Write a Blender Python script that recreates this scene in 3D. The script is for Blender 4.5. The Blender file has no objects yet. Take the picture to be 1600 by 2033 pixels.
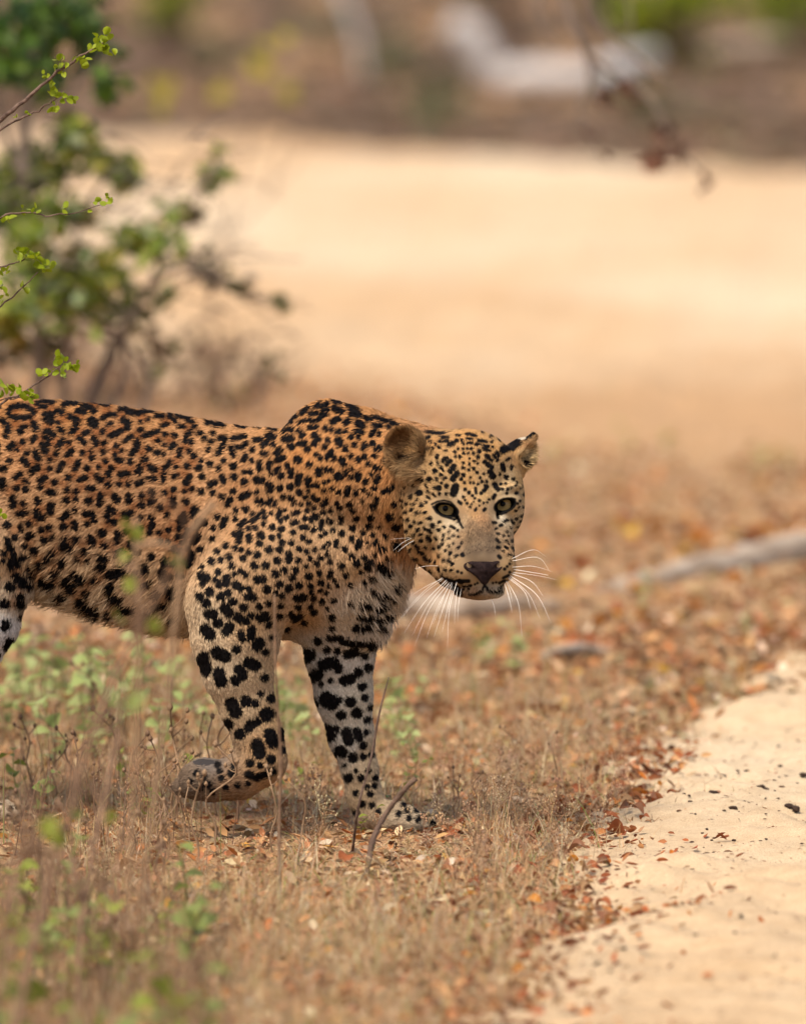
import bpy, bmesh, math, random
import numpy as np
from mathutils import Vector, Matrix
from mathutils.kdtree import KDTree
from mathutils.bvhtree import BVHTree

SC = bpy.context.scene
COL = SC.collection
rng = np.random.default_rng(11)
random.seed(11)

# ------------------------------------------------------------------ camera
CAM_H = 1.60
F = 17500.0                       # focal length in photo pixels (1600 wide)
PITCH = math.atan((1016.5 + 350.0) / F)
FOCUS = 13.86
cam_data = bpy.data.cameras.new("camera")
cam_data.sensor_fit = 'HORIZONTAL'
cam_data.sensor_width = 36.0
cam_data.lens = F / 1600.0 * 36.0
cam_data.clip_start = 0.5
cam_data.clip_end = 2000.0
cam_data.dof.use_dof = True
cam_data.dof.focus_distance = FOCUS
cam_data.dof.aperture_fstop = 4.2
cam = bpy.data.objects.new("camera", cam_data)
cam.location = (0, 0, CAM_H)
cam.rotation_euler = (math.pi / 2 - PITCH, 0, 0)
COL.objects.link(cam)
SC.camera = cam

# ------------------------------------------------------------------ world, sun, exposure
SUN_EL, SUN_AZ = math.radians(58), math.radians(215)     # azimuth clockwise from +Y
world = bpy.data.worlds.new("World")
SC.world = world
world.use_nodes = True
wn = world.node_tree.nodes
bg = wn["Background"]
sky = wn.new("ShaderNodeTexSky")
sky.sky_type = 'NISHITA'
sky.sun_disc = False
sky.sun_elevation = SUN_EL
sky.sun_rotation = SUN_AZ
sky.air_density = 1.0
sky.dust_density = 4.0
sky.ozone_density = 0.6
world.node_tree.links.new(sky.outputs[0], bg.inputs[0])
bg.inputs[1].default_value = 0.10
sun_data = bpy.data.lights.new("sun", 'SUN')
sun_data.energy = 1.5
sun_data.angle = math.radians(14)
sun_data.color = (1.0, 0.93, 0.82)
sun = bpy.data.objects.new("sun", sun_data)
sd = Vector((math.sin(SUN_AZ) * math.cos(SUN_EL), math.cos(SUN_AZ) * math.cos(SUN_EL), math.sin(SUN_EL)))
sun.rotation_euler = sd.to_track_quat('Z', 'Y').to_euler()
sun.location = (-6, 6, 14)
COL.objects.link(sun)
vs = SC.view_settings
vs.view_transform = 'Standard'
vs.look = 'None'
vs.exposure = 1.48
vs.gamma = 1.0
vs.use_curve_mapping = False
try:
    SC.cycles.use_denoising = True
    SC.cycles.max_bounces = 5
    SC.cycles.transparent_max_bounces = 4
except Exception:
    pass

# ------------------------------------------------------------------ helpers
CP, SP = math.cos(PITCH), math.sin(PITCH)
R_ = np.array([1.0, 0, 0]); U_ = np.array([0, SP, CP]); Fw = np.array([0, CP, -SP])
CO = np.array([0, 0, CAM_H])

def ground_at(px, py):
    """ground point (z=0) seen at photo pixel px,py"""
    r = Fw + R_ * (px - 800) / F - U_ * (py - 1016.5) / F
    t = -CAM_H / r[2]
    return CO + r * t

def at(px, py, Y):
    """point seen at pixel px,py at ground distance Y"""
    r = Fw + R_ * (px - 800) / F - U_ * (py - 1016.5) / F
    return CO + r * (Y / r[1])

def srgb(r, g, b, k=1.0):
    def f(c):
        c /= 255.0
        return c / 12.92 if c <= 0.04045 else ((c + 0.055) / 1.055) ** 2.4
    return (f(r) * k, f(g) * k, f(b) * k)

def new_mat(name, rough=0.8, spec=0.25):
    m = bpy.data.materials.new(name)
    m.use_nodes = True
    n = m.node_tree.nodes
    p = n["Principled BSDF"]
    p.inputs["Roughness"].default_value = rough
    p.inputs["Specular IOR Level"].default_value = spec
    return m, n, m.node_tree.links, p

def noise_mat(name, c1, c2, scale=8.0, rough=0.85, c3=None, bump=0.3, bscale=60.0, stretch=None, detail=6.0, spec=0.2):
    m, n, l, p = new_mat(name, rough, spec)
    tc = n.new("ShaderNodeTexCoord")
    mp = n.new("ShaderNodeMapping")
    if stretch: mp.inputs["Scale"].default_value = stretch
    l.new(tc.outputs["Object"], mp.inputs[0])
    t = n.new("ShaderNodeTexNoise")
    t.inputs["Scale"].default_value = scale; t.inputs["Detail"].default_value = detail
    l.new(mp.outputs[0], t.inputs["Vector"])
    r = n.new("ShaderNodeValToRGB")
    e = r.color_ramp.elements
    e[0].position = 0.35; e[0].color = (*c1, 1)
    e[1].position = 0.65; e[1].color = (*c2, 1)
    if c3:
        x = e.new(0.8); x.color = (*c3, 1)
    l.new(t.outputs["Fac"], r.inputs[0]); l.new(r.outputs[0], p.inputs["Base Color"])
    if bump:
        t2 = n.new("ShaderNodeTexNoise"); t2.inputs["Scale"].default_value = bscale; t2.inputs["Detail"].default_value = 5
        l.new(mp.outputs[0], t2.inputs["Vector"])
        b = n.new("ShaderNodeBump"); b.inputs["Strength"].default_value = bump; b.inputs["Distance"].default_value = 0.01
        l.new(t2.outputs["Fac"], b.inputs["Height"]); l.new(b.outputs[0], p.inputs["Normal"])
    return m

def attr_mat(name, rough=0.8, spec=0.2, transl=0.0, normal_attr=None):
    """colour read from the mesh/curve attribute 'col' (the thing's own colour, piece by piece)"""
    m, n, l, p = new_mat(name, rough, spec)
    a = n.new("ShaderNodeAttribute"); a.attribute_name = "col"
    l.new(a.outputs["Color"], p.inputs["Base Color"])
    if transl:
        tr = n.new("ShaderNodeBsdfTranslucent"); l.new(a.outputs["Color"], tr.inputs[0])
        mx = n.new("ShaderNodeMixShader"); mx.inputs[0].default_value = transl
        out = n["Material Output"]
        l.new(p.outputs[0], mx.inputs[1]); l.new(tr.outputs[0], mx.inputs[2]); l.new(mx.outputs[0], out.inputs[0])
    return m

def leaf_mat(name, c1, c2, rough=0.5, spec=0.3, transl=0.35, scale=30.0):
    """leaf colour varying from leaf to leaf and over the blade, with light coming through"""
    m, n, l, p = new_mat(name, rough, spec)
    oi = n.new("ShaderNodeObjectInfo")
    tc = n.new("ShaderNodeTexCoord")
    t = n.new("ShaderNodeTexNoise"); t.inputs["Scale"].default_value = scale; t.inputs["Detail"].default_value = 3
    l.new(tc.outputs["Object"], t.inputs["Vector"])
    ad = n.new("ShaderNodeMath"); ad.operation = 'ADD'
    l.new(oi.outputs["Random"], ad.inputs[0]); l.new(t.outputs["Fac"], ad.inputs[1])
    ml = n.new("ShaderNodeMath"); ml.operation = 'MULTIPLY'; ml.inputs[1].default_value = 0.6
    l.new(ad.outputs[0], ml.inputs[0])
    mx = n.new("ShaderNodeMix"); mx.data_type = 'RGBA'
    l.new(ml.outputs[0], mx.inputs[0])
    mx.inputs[6].default_value = (*c1, 1); mx.inputs[7].default_value = (*c2, 1)
    l.new(mx.outputs[2], p.inputs["Base Color"])
    tr = n.new("ShaderNodeBsdfTranslucent"); l.new(mx.outputs[2], tr.inputs[0])
    ms = n.new("ShaderNodeMixShader"); ms.inputs[0].default_value = transl
    l.new(p.outputs[0], ms.inputs[1]); l.new(tr.outputs[0], ms.inputs[2]); l.new(ms.outputs[0], n["Material Output"].inputs[0])
    return m

def mesh_from(name, V, Fc, mat=None, smooth=False, col=None):
    me = bpy.data.meshes.new(name)
    V = np.asarray(V, dtype=np.float32)
    if isinstance(Fc, np.ndarray):
        n, k = Fc.shape
        me.vertices.add(len(V)); me.vertices.foreach_set("co", V.ravel())
        me.loops.add(n * k); me.loops.foreach_set("vertex_index", Fc.astype(np.int32).ravel())
        me.polygons.add(n)
        me.polygons.foreach_set("loop_start", np.arange(0, n * k, k, dtype=np.int32))
        me.update(calc_edges=True)
    else:
        me.from_pydata([tuple(map(float, v)) for v in V], [], [tuple(map(int, f)) for f in Fc])
        me.update()
    if smooth:
        me.polygons.foreach_set("use_smooth", np.ones(len(me.polygons), dtype=bool))
    if col is not None:
        a = me.attributes.new("col", 'FLOAT_COLOR', 'POINT')
        c = np.ones((len(V), 4), dtype=np.float32); c[:, :3] = col
        a.data.foreach_set("color", c.ravel())
    if mat: me.materials.append(mat)
    return me

def link(name, me, parent=None, loc=None):
    o = bpy.data.objects.new(name, me)
    COL.objects.link(o)
    if parent: o.parent = parent
    if loc is not None: o.location = tuple(map(float, loc))
    return o

def tag(o, label=None, cat=None, group=None, kind=None):
    if label: o["label"] = label
    if cat: o["category"] = cat
    if group: o["group"] = group
    if kind: o["kind"] = kind
    return o

def empty(name, loc, label, cat, group=None):
    o = bpy.data.objects.new(name, None)
    o.empty_display_size = 0.1
    o.location = tuple(map(float, loc))
    COL.objects.link(o)
    return tag(o, label, cat, group)

def smoothpath(pts, n=4):
    """Catmull-Rom through pts"""
    P = np.asarray(pts, float)
    if len(P) < 3: 
        t = np.linspace(0, 1, n + 1)[:, None]
        return P[0] * (1 - t) + P[-1] * t
    Q = np.vstack([2 * P[0] - P[1], P, 2 * P[-1] - P[-2]])
    out = []
    for i in range(1, len(Q) - 2):
        for t in np.linspace(0, 1, n, endpoint=False):
            a, b, c, d = Q[i - 1], Q[i], Q[i + 1], Q[i + 2]
            out.append(0.5 * ((2 * b) + (c - a) * t + (2 * a - 5 * b + 4 * c - d) * t * t + (3 * b - a - 3 * c + d) * t ** 3))
    out.append(P[-1])
    return np.array(out)

def tube(path, r0, r1, sides=6, rough=0.0, radii=None, seed=0):
    """tapered, slightly irregular tube along path -> (V, faces)"""
    P = np.asarray(path, float); n = len(P)
    T = np.gradient(P, axis=0); T /= np.linalg.norm(T, axis=1)[:, None] + 1e-12
    ref = np.array([0.31, 0.83, 0.46]); V = []; Fc = []
    rg = np.random.default_rng(abs(int(seed)))
    for i in range(n):
        a = np.cross(T[i], ref); a /= np.linalg.norm(a) + 1e-9
        b = np.cross(T[i], a)
        r = (r0 + (r1 - r0) * i / (n - 1)) if radii is None else radii[i]
        for s in range(sides):
            th = 2 * math.pi * s / sides
            rr = r * (1 + rough * rg.uniform(-1, 1))
            V.append(P[i] + rr * (math.cos(th) * a + math.sin(th) * b))
    for i in range(n - 1):
        for s in range(sides):
            s2 = (s + 1) % sides
            Fc.append((i * sides + s, i * sides + s2, (i + 1) * sides + s2, (i + 1) * sides + s))
    Fc.append(tuple(range(sides - 1, -1, -1))); Fc.append(tuple((n - 1) * sides + s for s in range(sides)))
    return V, Fc

class MB:
    """collects pieces that belong to one part"""
    def __init__(s): s.V = []; s.F = []; s.C = []
    def add(s, V, Fc, c=(1, 1, 1)):
        o = len(s.V)
        s.V.extend([tuple(v) for v in V]); s.F.extend([tuple(i + o for i in f) for f in Fc]); s.C.extend([c] * len(V))
    def mesh(s, name, mat, smooth=True, origin=(0, 0, 0)):
        return mesh_from(name, np.array(s.V) - np.array(origin), s.F, mat, smooth, np.array(s.C))
# ================================================================== GROUND, FOREST FLOOR, DIRT TRACK
def hgt(x, y):
    x = np.asarray(x, float); y = np.asarray(y, float)
    h = 0.006 * np.sin(x * 3.1 + y * 1.3 + 1) + 0.005 * np.sin(x * 7.3 - y * 4.1) + 0.004 * np.sin(x * 13 + y * 9 + 2)
    return h * np.clip((np.hypot(x + 0.1, (y - 14.1)) - 0.15) / 1.2, 0.25, 1)
def lnoise(x, y, s, seed):
    g = np.random.default_rng(seed); o = np.zeros(np.broadcast(x, y).shape)
    for _ in range(9):
        a = g.uniform(0, 6.28); k = g.uniform(.5, 1.8) * 6.283 / s
        o = o + np.sin(k * (x * math.cos(a) + y * math.sin(a)) + g.uniform(0, 6.28))
    return o / 3.0
_E = [ground_at(*q) for q in ((1000, 2500), (1020, 2200), (1030, 2033), (1045, 1930), (1085, 1850), (1170, 1760), (1225, 1680), (1245, 1600), (1275, 1520), (1370, 1440), (1600, 1325), (1950, 1180), (2300, 1060))]
EDY = np.array([q[1] for q in _E]); EDX = np.array([q[0] for q in _E])
def edge_x(y):
    """left edge of the track"""
    return np.interp(y, EDY, EDX) + 0.03 * lnoise(0 * y, y, .9, 5) + 0.022 * lnoise(0 * y, y, .35, 6)
def near_y(x):
    """near edge of the sandy clearing"""
    return np.interp(x, [-6, -1.2, -0.3, 0.5, 1.4, 3], [27.5, 26.8, 25.0, 23.0, 21.6, 20.3]) + 0.5 * lnoise(x, 0 * x, .9, 8)
def far_y(x):
    return np.interp(x, [-8, -1.04, 0.0, 1.8, 8], [48, 45.6, 43.2, 39.6, 37]) + 0.5 * lnoise(x, 0 * x, 1.7, 9)
def is_track(x, y):
    a = (x > edge_x(y) - .14) & (x < edge_x(y) + 3.6) & (y < 24)
    b = (y > near_y(x) - .9) & (y < far_y(x)) & (x > -7.5) & (x < 9)
    return a | b

def sheet(name, xs, ys, dz, mat, mask=None, extra=None):
    X, Y = np.meshgrid(xs, ys, indexing='ij')
    Z = hgt(X, Y) + dz
    if extra is not None: Z = Z + extra(X, Y)
    V = np.stack([X.ravel(), Y.ravel(), Z.ravel()], 1)
    nx, ny = len(xs), len(ys)
    i, j = np.meshgrid(np.arange(nx - 1), np.arange(ny - 1), indexing='ij')
    a = (i * ny + j).ravel()
    Q = np.stack([a, a + ny, a + ny + 1, a + 1], 1)
    if mask is not None:
        cx = (X[:-1, :-1] + X[1:, 1:]) / 2; cy = (Y[:-1, :-1] + Y[1:, 1:]) / 2
        Q = Q[mask(cx, cy).ravel()]
        used = np.unique(Q); mp = -np.ones(len(V), int); mp[used] = np.arange(len(used))
        V = V[used]; Q = mp[Q]
    o = link(name, mesh_from(name, V, Q, mat, True))
    o["kind"] = "structure"
    return o

def soil_mat(name, cols, scales=(9, 55, 260), bump=0.6):
    m, n, l, p = new_mat(name, 0.95, 0.1)
    tc = n.new("ShaderNodeTexCoord")
    prev = None
    for (c1, c2), s in zip(cols, scales):
        t = n.new("ShaderNodeTexNoise"); t.inputs["Scale"].default_value = s; t.inputs["Detail"].default_value = 6; t.inputs["Roughness"].default_value = 0.65
        l.new(tc.outputs["Object"], t.inputs["Vector"])
        r = n.new("ShaderNodeValToRGB"); e = r.color_ramp.elements
        e[0].position = 0.38; e[0].color = (*c1, 1); e[1].position = 0.62; e[1].color = (*c2, 1)
        l.new(t.outputs["Fac"], r.inputs[0])
        if prev is None: prev = r.outputs[0]
        else:
            mx = n.new("ShaderNodeMix"); mx.data_type = 'RGBA'; mx.inputs[0].default_value = 0.45
            l.new(prev, mx.inputs[6]); l.new(r.outputs[0], mx.inputs[7]); prev = mx.outputs[2]
    l.new(prev, p.inputs["Base Color"])
    t = n.new("ShaderNodeTexNoise"); t.inputs["Scale"].default_value = 140; t.inputs["Detail"].default_value = 8
    l.new(tc.outputs["Object"], t.inputs["Vector"])
    b = n.new("ShaderNodeBump"); b.inputs["Strength"].default_value = bump; b.inputs["Distance"].default_value = 0.012
    l.new(t.outputs["Fac"], b.inputs["Height"]); l.new(b.outputs[0], p.inputs["Normal"])
    return m
K = 1 / 1.95
G_MAT = soil_mat("leaf_litter_soil", [(srgb(192, 144, 102, K), srgb(214, 166, 120, K)), (srgb(168, 116, 78, K), srgb(220, 174, 126, K)), (srgb(130, 92, 62, K), srgb(228, 188, 140, K))])
FF_MAT = soil_mat("forest_floor", [(srgb(104, 82, 64, K), srgb(138, 110, 86, K)), (srgb(92, 76, 56, K), srgb(146, 116, 92, K)), (srgb(84, 66, 50, K), srgb(150, 122, 98, K))], (0.5, 1.7, 9))  # brown soil, with the shade of the trees put into its darker colour
def sand_mat(name, ca0, cb0):
    m, n, l, p = new_mat(name, 0.97, 0.08)
    tc = n.new("ShaderNodeTexCoord")
    def noise(s, det, stretch=None, rough=0.6):
        v = tc.outputs["Object"]
        if stretch:
            mp = n.new("ShaderNodeMapping"); mp.inputs["Scale"].default_value = stretch; l.new(v, mp.inputs[0]); v = mp.outputs[0]
        t = n.new("ShaderNodeTexNoise"); t.inputs["Scale"].default_value = s; t.inputs["Detail"].default_value = det; t.inputs["Roughness"].default_value = rough
        l.new(v, t.inputs["Vector"]); return t.outputs["Fac"]
    def ramp(f, a, b, ca, cb):
        r = n.new("ShaderNodeValToRGB"); e = r.color_ramp.elements
        e[0].position = a; e[0].color = (*ca, 1); e[1].position = b; e[1].color = (*cb, 1); l.new(f, r.inputs[0]); return r.outputs[0]
    base = ramp(noise(0.55, 5, (1, 0.35, 1)), 0.36, 0.62, srgb(*ca0, K), srgb(*cb0, K))
    if name == 'clearing_sand':          # darker tan sand along the near margin
        sx = n.new('ShaderNodeSeparateXYZ'); l.new(tc.outputs['Object'], sx.inputs[0])
        ww = n.new('ShaderNodeMath'); ww.operation = 'MULTIPLY_ADD'; ww.inputs[1].default_value = 6.0; l.new(noise(.9, 4, (1, .4, 1)), ww.inputs[0]); l.new(sx.outputs[1], ww.inputs[2])
        mr = n.new('ShaderNodeMapRange'); mr.inputs[1].default_value = 26.8; mr.inputs[2].default_value = 30.4; l.new(ww.outputs[0], mr.inputs[0])
        mm = n.new('ShaderNodeMix'); mm.data_type = 'RGBA'; l.new(mr.outputs[0], mm.inputs[0]); mm.inputs[6].default_value = (*srgb(222, 180, 134, K), 1); l.new(base, mm.inputs[7]); base = mm.outputs[2]
    fine = ramp(noise(420, 6, None, .75), 0.30, 0.70, (0.66, 0.61, 0.56), (1.20, 1.20, 1.20))
    mid = ramp(noise(26, 6), 0.32, 0.62, (0.90, 0.87, 0.84), (1.06, 1.06, 1.06))
    a = n.new("ShaderNodeMix"); a.data_type = 'RGBA'; a.blend_type = 'MULTIPLY'; a.inputs[0].default_value = 1
    l.new(base, a.inputs[6]); l.new(mid, a.inputs[7])
    b = n.new("ShaderNodeMix"); b.data_type = 'RGBA'; b.blend_type = 'MULTIPLY'; b.inputs[0].default_value = 1
    l.new(a.outputs[2], b.inputs[6]); l.new(fine, b.inputs[7])
    l.new(b.outputs[2], p.inputs["Base Color"])
    bp = n.new("ShaderNodeBump"); bp.inputs["Strength"].default_value = 0.7; bp.inputs["Distance"].default_value = 0.006
    l.new(noise(230, 8, None, .7), bp.inputs["Height"]); l.new(bp.outputs[0], p.inputs["Normal"])
    return m
S_MAT = sand_mat('track_sand', (240, 202, 154), (258, 232, 192))
S_MAT2 = sand_mat('clearing_sand', (240, 200, 152), (258, 232, 194))

def axis(lo, hi, segs):
    """breakpoints with step sizes"""
    out = [lo]
    for b, st in segs:
        while out[-1] + st < b - 1e-6: out.append(out[-1] + st)
        out.append(b)
    return np.array(out)
gx = axis(-300, 300, [(-60, 40), (-10, 5), (-3, .5), (3, .08), (10, .5), (60, 5), (300, 40)])
gy = axis(-60, 600, [(0, 10), (9, 1), (26, .08), (60, .5), (120, 6), (600, 60)])
sheet("ground", gx, gy, 0.0, G_MAT)
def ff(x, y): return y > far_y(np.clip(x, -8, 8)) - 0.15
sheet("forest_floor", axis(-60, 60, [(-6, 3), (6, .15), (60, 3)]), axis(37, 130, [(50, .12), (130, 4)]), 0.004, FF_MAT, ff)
tx = axis(-7.5, 9, [(-3, .25), (-.2, .06), (2.2, .022), (5, .1), (9, .4)])
ty = axis(6, 49, [(10, .2), (18, .022), (28, .06), (49, .12)])
def ruts(x, y):
    r = 0.008 * lnoise(x, y, .16, 21) + 0.009 * lnoise(x, y * .6, .5, 22) + 0.004 * lnoise(x, y, .06, 23)
    d = np.clip((x - edge_x(y) + .05) / .16, -.6, 1)
    d = np.maximum(d, np.clip((y - near_y(x) + .3) / .9, -.6, 1))
    return np.maximum(r, -.005 + .25 * r) * np.clip(.25 + d, 0, 1) + 0.017 * (d - 1) + .004
sheet("dirt_track", tx, ty[ty < 24.2], 0.014, S_MAT, lambda x, y: (x > edge_x(y) - .14) & (x < edge_x(y) + 3.6) & ((y < 19.6) | (x > 1.5)), ruts)
sheet("sandy_clearing", tx[::2], ty[ty > 19], 0.010, S_MAT2, lambda x, y: is_track(x, y) & ((y > near_y(x) - .9) | (y > 23.5)), ruts)
def top_z(x, y):
    x = np.asarray(x, float); y = np.asarray(y, float)
    return np.maximum(hgt(x, y), hgt(x, y) + .014 + ruts(x, y))

# sky beyond is the world; a plain treeline closes the view further back (built below)

# ================================================================== LITTER AND DRY GRASS (nobody could count it)
def rotz(a):
    c, s = np.cos(a), np.sin(a); o = np.zeros_like(a); i = np.ones_like(a)
    return np.stack([np.stack([c, -s, o], -1), np.stack([s, c, o], -1), np.stack([o, o, i], -1)], -2)
def rotx(a):
    c, s = np.cos(a), np.sin(a); o = np.zeros_like(a); i = np.ones_like(a)
    return np.stack([np.stack([i, o, o], -1), np.stack([o, c, -s], -1), np.stack([o, s, c], -1)], -2)
def roty(a):
    c, s = np.cos(a), np.sin(a); o = np.zeros_like(a); i = np.ones_like(a)
    return np.stack([np.stack([c, o, s], -1), np.stack([o, i, o], -1), np.stack([-s, o, c], -1)], -2)
LEAF_V = np.array([(0, 0, 0), (.30, .22, .05), (.30, 0, -.02), (.30, -.22, .05), (.66, .20, .08), (.66, 0, .0), (.66, -.20, .08), (1, 0, .05)], float)
LEAF_F = np.array([(0, 2, 1, 1), (0, 3, 2, 2), (1, 2, 5, 4), (2, 3, 6, 5), (4, 5, 7, 7), (5, 6, 7, 7)])
LEAF_T = np.array([(0, 2, 1), (0, 3, 2), (1, 2, 5), (1, 5, 4), (2, 3, 6), (2, 6, 5), (4, 5, 7), (5, 6, 7)])
def scatter(tv, tf, pos, R, sc, col):
    n, k = len(pos), len(tv)
    V = np.einsum('nij,kj->nki', R, tv) * sc[:, None, None] + pos[:, None, :]
    Fc = (tf[None] + (np.arange(n) * k)[:, None, None]).reshape(-1, tf.shape[1])
    return V.reshape(-1, 3), Fc, np.repeat(col, k, 0)
def palette(n, cols, var=.18):
    c = np.array([srgb(*q[:3], K) for q in cols]); w = np.array([q[3] for q in cols], float); w /= w.sum()
    i = rng.choice(len(cols), n, p=w)
    return np.clip(c[i] * (1 + var * rng.normal(0, 1, (n, 1))) * (1 + .05 * rng.normal(0, 1, (n, 3))), .004, .85)
def spread(n, y0, y1, marg=1.55, left=None, edge_soft=.10, xr=None):
    """points on the verge: more of them where the picture sees them larger"""
    out = []
    while sum(len(o) for o in out) < n:
        y = y0 + (y1 - y0) * rng.random(n)
        hw = .0457 * y * marg
        x = rng.uniform(-1, 1, n) * hw
        ok = rng.random(n) < y0 / y * 1.0 + 0.2
        e = edge_x(y) + rng.normal(0, edge_soft, n) - .02
        ok &= (x < e) & (y < near_y(x) + rng.normal(0, .4, n))
        if xr is not None: ok &= xr(x, y)
        out.append(np.stack([x, y, hgt(x, y)], 1)[ok])
    return np.vstack(out)[:n]
LITTER = [(204, 138, 90, 5), (218, 166, 114, 5), (172, 112, 70, 3.0), (230, 194, 148, 4), (112, 72, 50, 2), (206, 132, 70, 2.0), (244, 218, 180, 2), (172, 146, 112, 2), (218, 154, 70, .8)]
litter_m = attr_mat("dead_leaf_litter", 0.8, 0.15, 0.15)
PL = [spread(18000, 10.6, 17.5, 1.9), spread(11000, 15, 27, 1.9)]
pos = np.vstack(PL); n = len(pos)
sz = rng.uniform(.010, .030, n) * np.where(pos[:, 1] > 15.5, 1.5, 1)
pos[:, 2] += sz * .22
R = rotz(rng.uniform(0, 6.28, n)) @ rotx(rng.normal(0, .5, n)) @ roty(rng.normal(0, .35, n))
V, Fc, C = scatter(LEAF_V * np.array([1, 1, 1.6]), LEAF_T, pos, R, sz, palette(n, LITTER))
lit = link("leaf_litter", mesh_from("leaf_litter", V, Fc, litter_m, False, C)); lit["kind"] = "stuff"
tag(lit, "brown crumbled leaf litter strewn over the dry verge", "leaf litter")
# rusty drift where the verge meets the sand
n = 2700
y = 11.0 + 4.6 * rng.random(n) ** 1.2; x = edge_x(y) + rng.normal(-.08, .11, n) * np.clip((15.2 - y) / 1.6, .35, 1) + .07 * lnoise(0 * y, y, .5, 41)
pos = np.stack([x, y, top_z(x, y)], 1); sz = rng.uniform(.008, .026, n); pos[:, 2] += sz * .2
R = rotz(rng.uniform(0, 6.28, n)) @ rotx(rng.normal(0, .6, n)) @ roty(rng.normal(0, .4, n))
V, Fc, C = scatter(LEAF_V * np.array([1, 1, 1.6]), LEAF_T, pos, R, sz, palette(n, [(186, 104, 60, 4), (156, 86, 52, 4), (206, 140, 88, 4), (120, 66, 42, 2.5), (224, 176, 122, 2), (208, 120, 40, 1)]))
l3 = link("leaf_drift", mesh_from("leaf_drift", V, Fc, litter_m, False, C)); l3["kind"] = "stuff"
tag(l3, "rusty drift of small broken leaves along the edge of the sand track", "leaf litter")
# the far floor has its own, its browns also darkened for tree shade
n = 5000
y = rng.uniform(38, 85, n); x = rng.uniform(-1, 1, n) * .0457 * y * 1.5
ok = y > far_y(np.clip(x, -8, 8)) - .1; pos = np.stack([x, y, hgt(x, y) + .03], 1)[ok]; n = len(pos)
R = rotz(rng.uniform(0, 6.28, n)) @ rotx(rng.normal(0, .6, n))
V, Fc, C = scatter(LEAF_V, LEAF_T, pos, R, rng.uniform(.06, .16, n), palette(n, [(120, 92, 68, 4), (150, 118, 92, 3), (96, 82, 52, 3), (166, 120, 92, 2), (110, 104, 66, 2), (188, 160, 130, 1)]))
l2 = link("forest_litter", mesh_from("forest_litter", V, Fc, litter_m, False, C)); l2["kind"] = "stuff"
tag(l2, "dull brown leaf litter under the trees beyond the clearing", "leaf litter")

GRASS = [(248, 206, 152, 5), (236, 186, 134, 4), (255, 234, 188, 4), (212, 158, 110, 2.5), (150, 106, 74, 1.8), (212, 192, 126, 1.4), (158, 176, 88, .9)]
def blades(pos, L, wid, lean, cols, up=0.0):
    n = len(pos); a = rng.uniform(0, 6.28, n)
    d = np.stack([np.cos(a), np.sin(a), np.zeros(n)], 1); s = np.stack([-np.sin(a), np.cos(a), np.zeros(n)], 1)
    a2 = rng.uniform(0, 6.28, n); s = np.stack([np.cos(a2), np.sin(a2), np.zeros(n)], 1)
    Vs = []
    for t, w in ((0, 1), (.4, .9), (.75, .65), (1, .12)):
        th = lean * (.55 + .75 * t)
        h = np.clip(np.cos(th), 0.03, 1) * L * t
        o = np.sin(np.clip(th, 0, 1.5)) * L * t
        c = pos + d * o[:, None] + np.array([0, 0, 1]) * h[:, None]
        Vs += [c - s * (wid * w / 2)[:, None], c + s * (wid * w / 2)[:, None]]
    V = np.stack(Vs, 1).reshape(-1, 3)
    f = np.array([(0, 1, 3, 2), (2, 3, 5, 4), (4, 5, 7, 6)])
    Fc = (f[None] + (np.arange(n) * 8)[:, None, None]).reshape(-1, 4)
    return V, Fc, np.repeat(cols, 8, 0)
grass_m = attr_mat("straw", 0.75, 0.2, 0.3)
p1 = spread(62000, 11.0, 16.2, 1.65, edge_soft=.07)
p2 = spread(26000, 15.0, 23.0, 1.65, edge_soft=.16)
# clumps: pull part of the blades together
tuft = spread(420, 11.2, 16.5, 1.3, edge_soft=.04)
k = rng.integers(0, len(tuft), 17000); p3 = tuft[k] + np.concatenate([rng.normal(0, .022, (17000, 2)), np.zeros((17000, 1))], 1)
pos = np.vstack([p1, p2, p3]); n = len(pos)
L = rng.uniform(.018, .060, n) * (1 + .5 * (rng.random(n) < .12)); L[-17000:] *= 1.35
lean = np.clip(rng.normal(1.05, .38, n), .05, 1.5); lean[-17000:] = np.clip(rng.normal(.55, .35, 17000), .02, 1.4)
paw = ((np.abs(pos[:, 0] + .01) < .12) & (np.abs(pos[:, 1] - 13.72) < .40)) | ((np.abs(pos[:, 0] + .28) < .11) & (np.abs(pos[:, 1] - 13.7) < .40)) | ((np.abs(pos[:, 0] + .63) < .09) & (np.abs(pos[:, 1] - 13.8) < .42))
L[paw] *= .5; lean[paw] = np.maximum(lean[paw], 1.1)
wid = rng.uniform(.0007, .0017, n) * np.where(pos[:, 1] > 16, 1.6, 1)
V, Fc, C = blades(pos, L, wid, lean, palette(n, GRASS))
gr = link("dry_grass", mesh_from("dry_grass", V, Fc, grass_m, False, C)); gr["kind"] = "stuff"
tag(gr, "fine straw coloured grass matted over the verge beside the sandy track", "grass")

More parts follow.
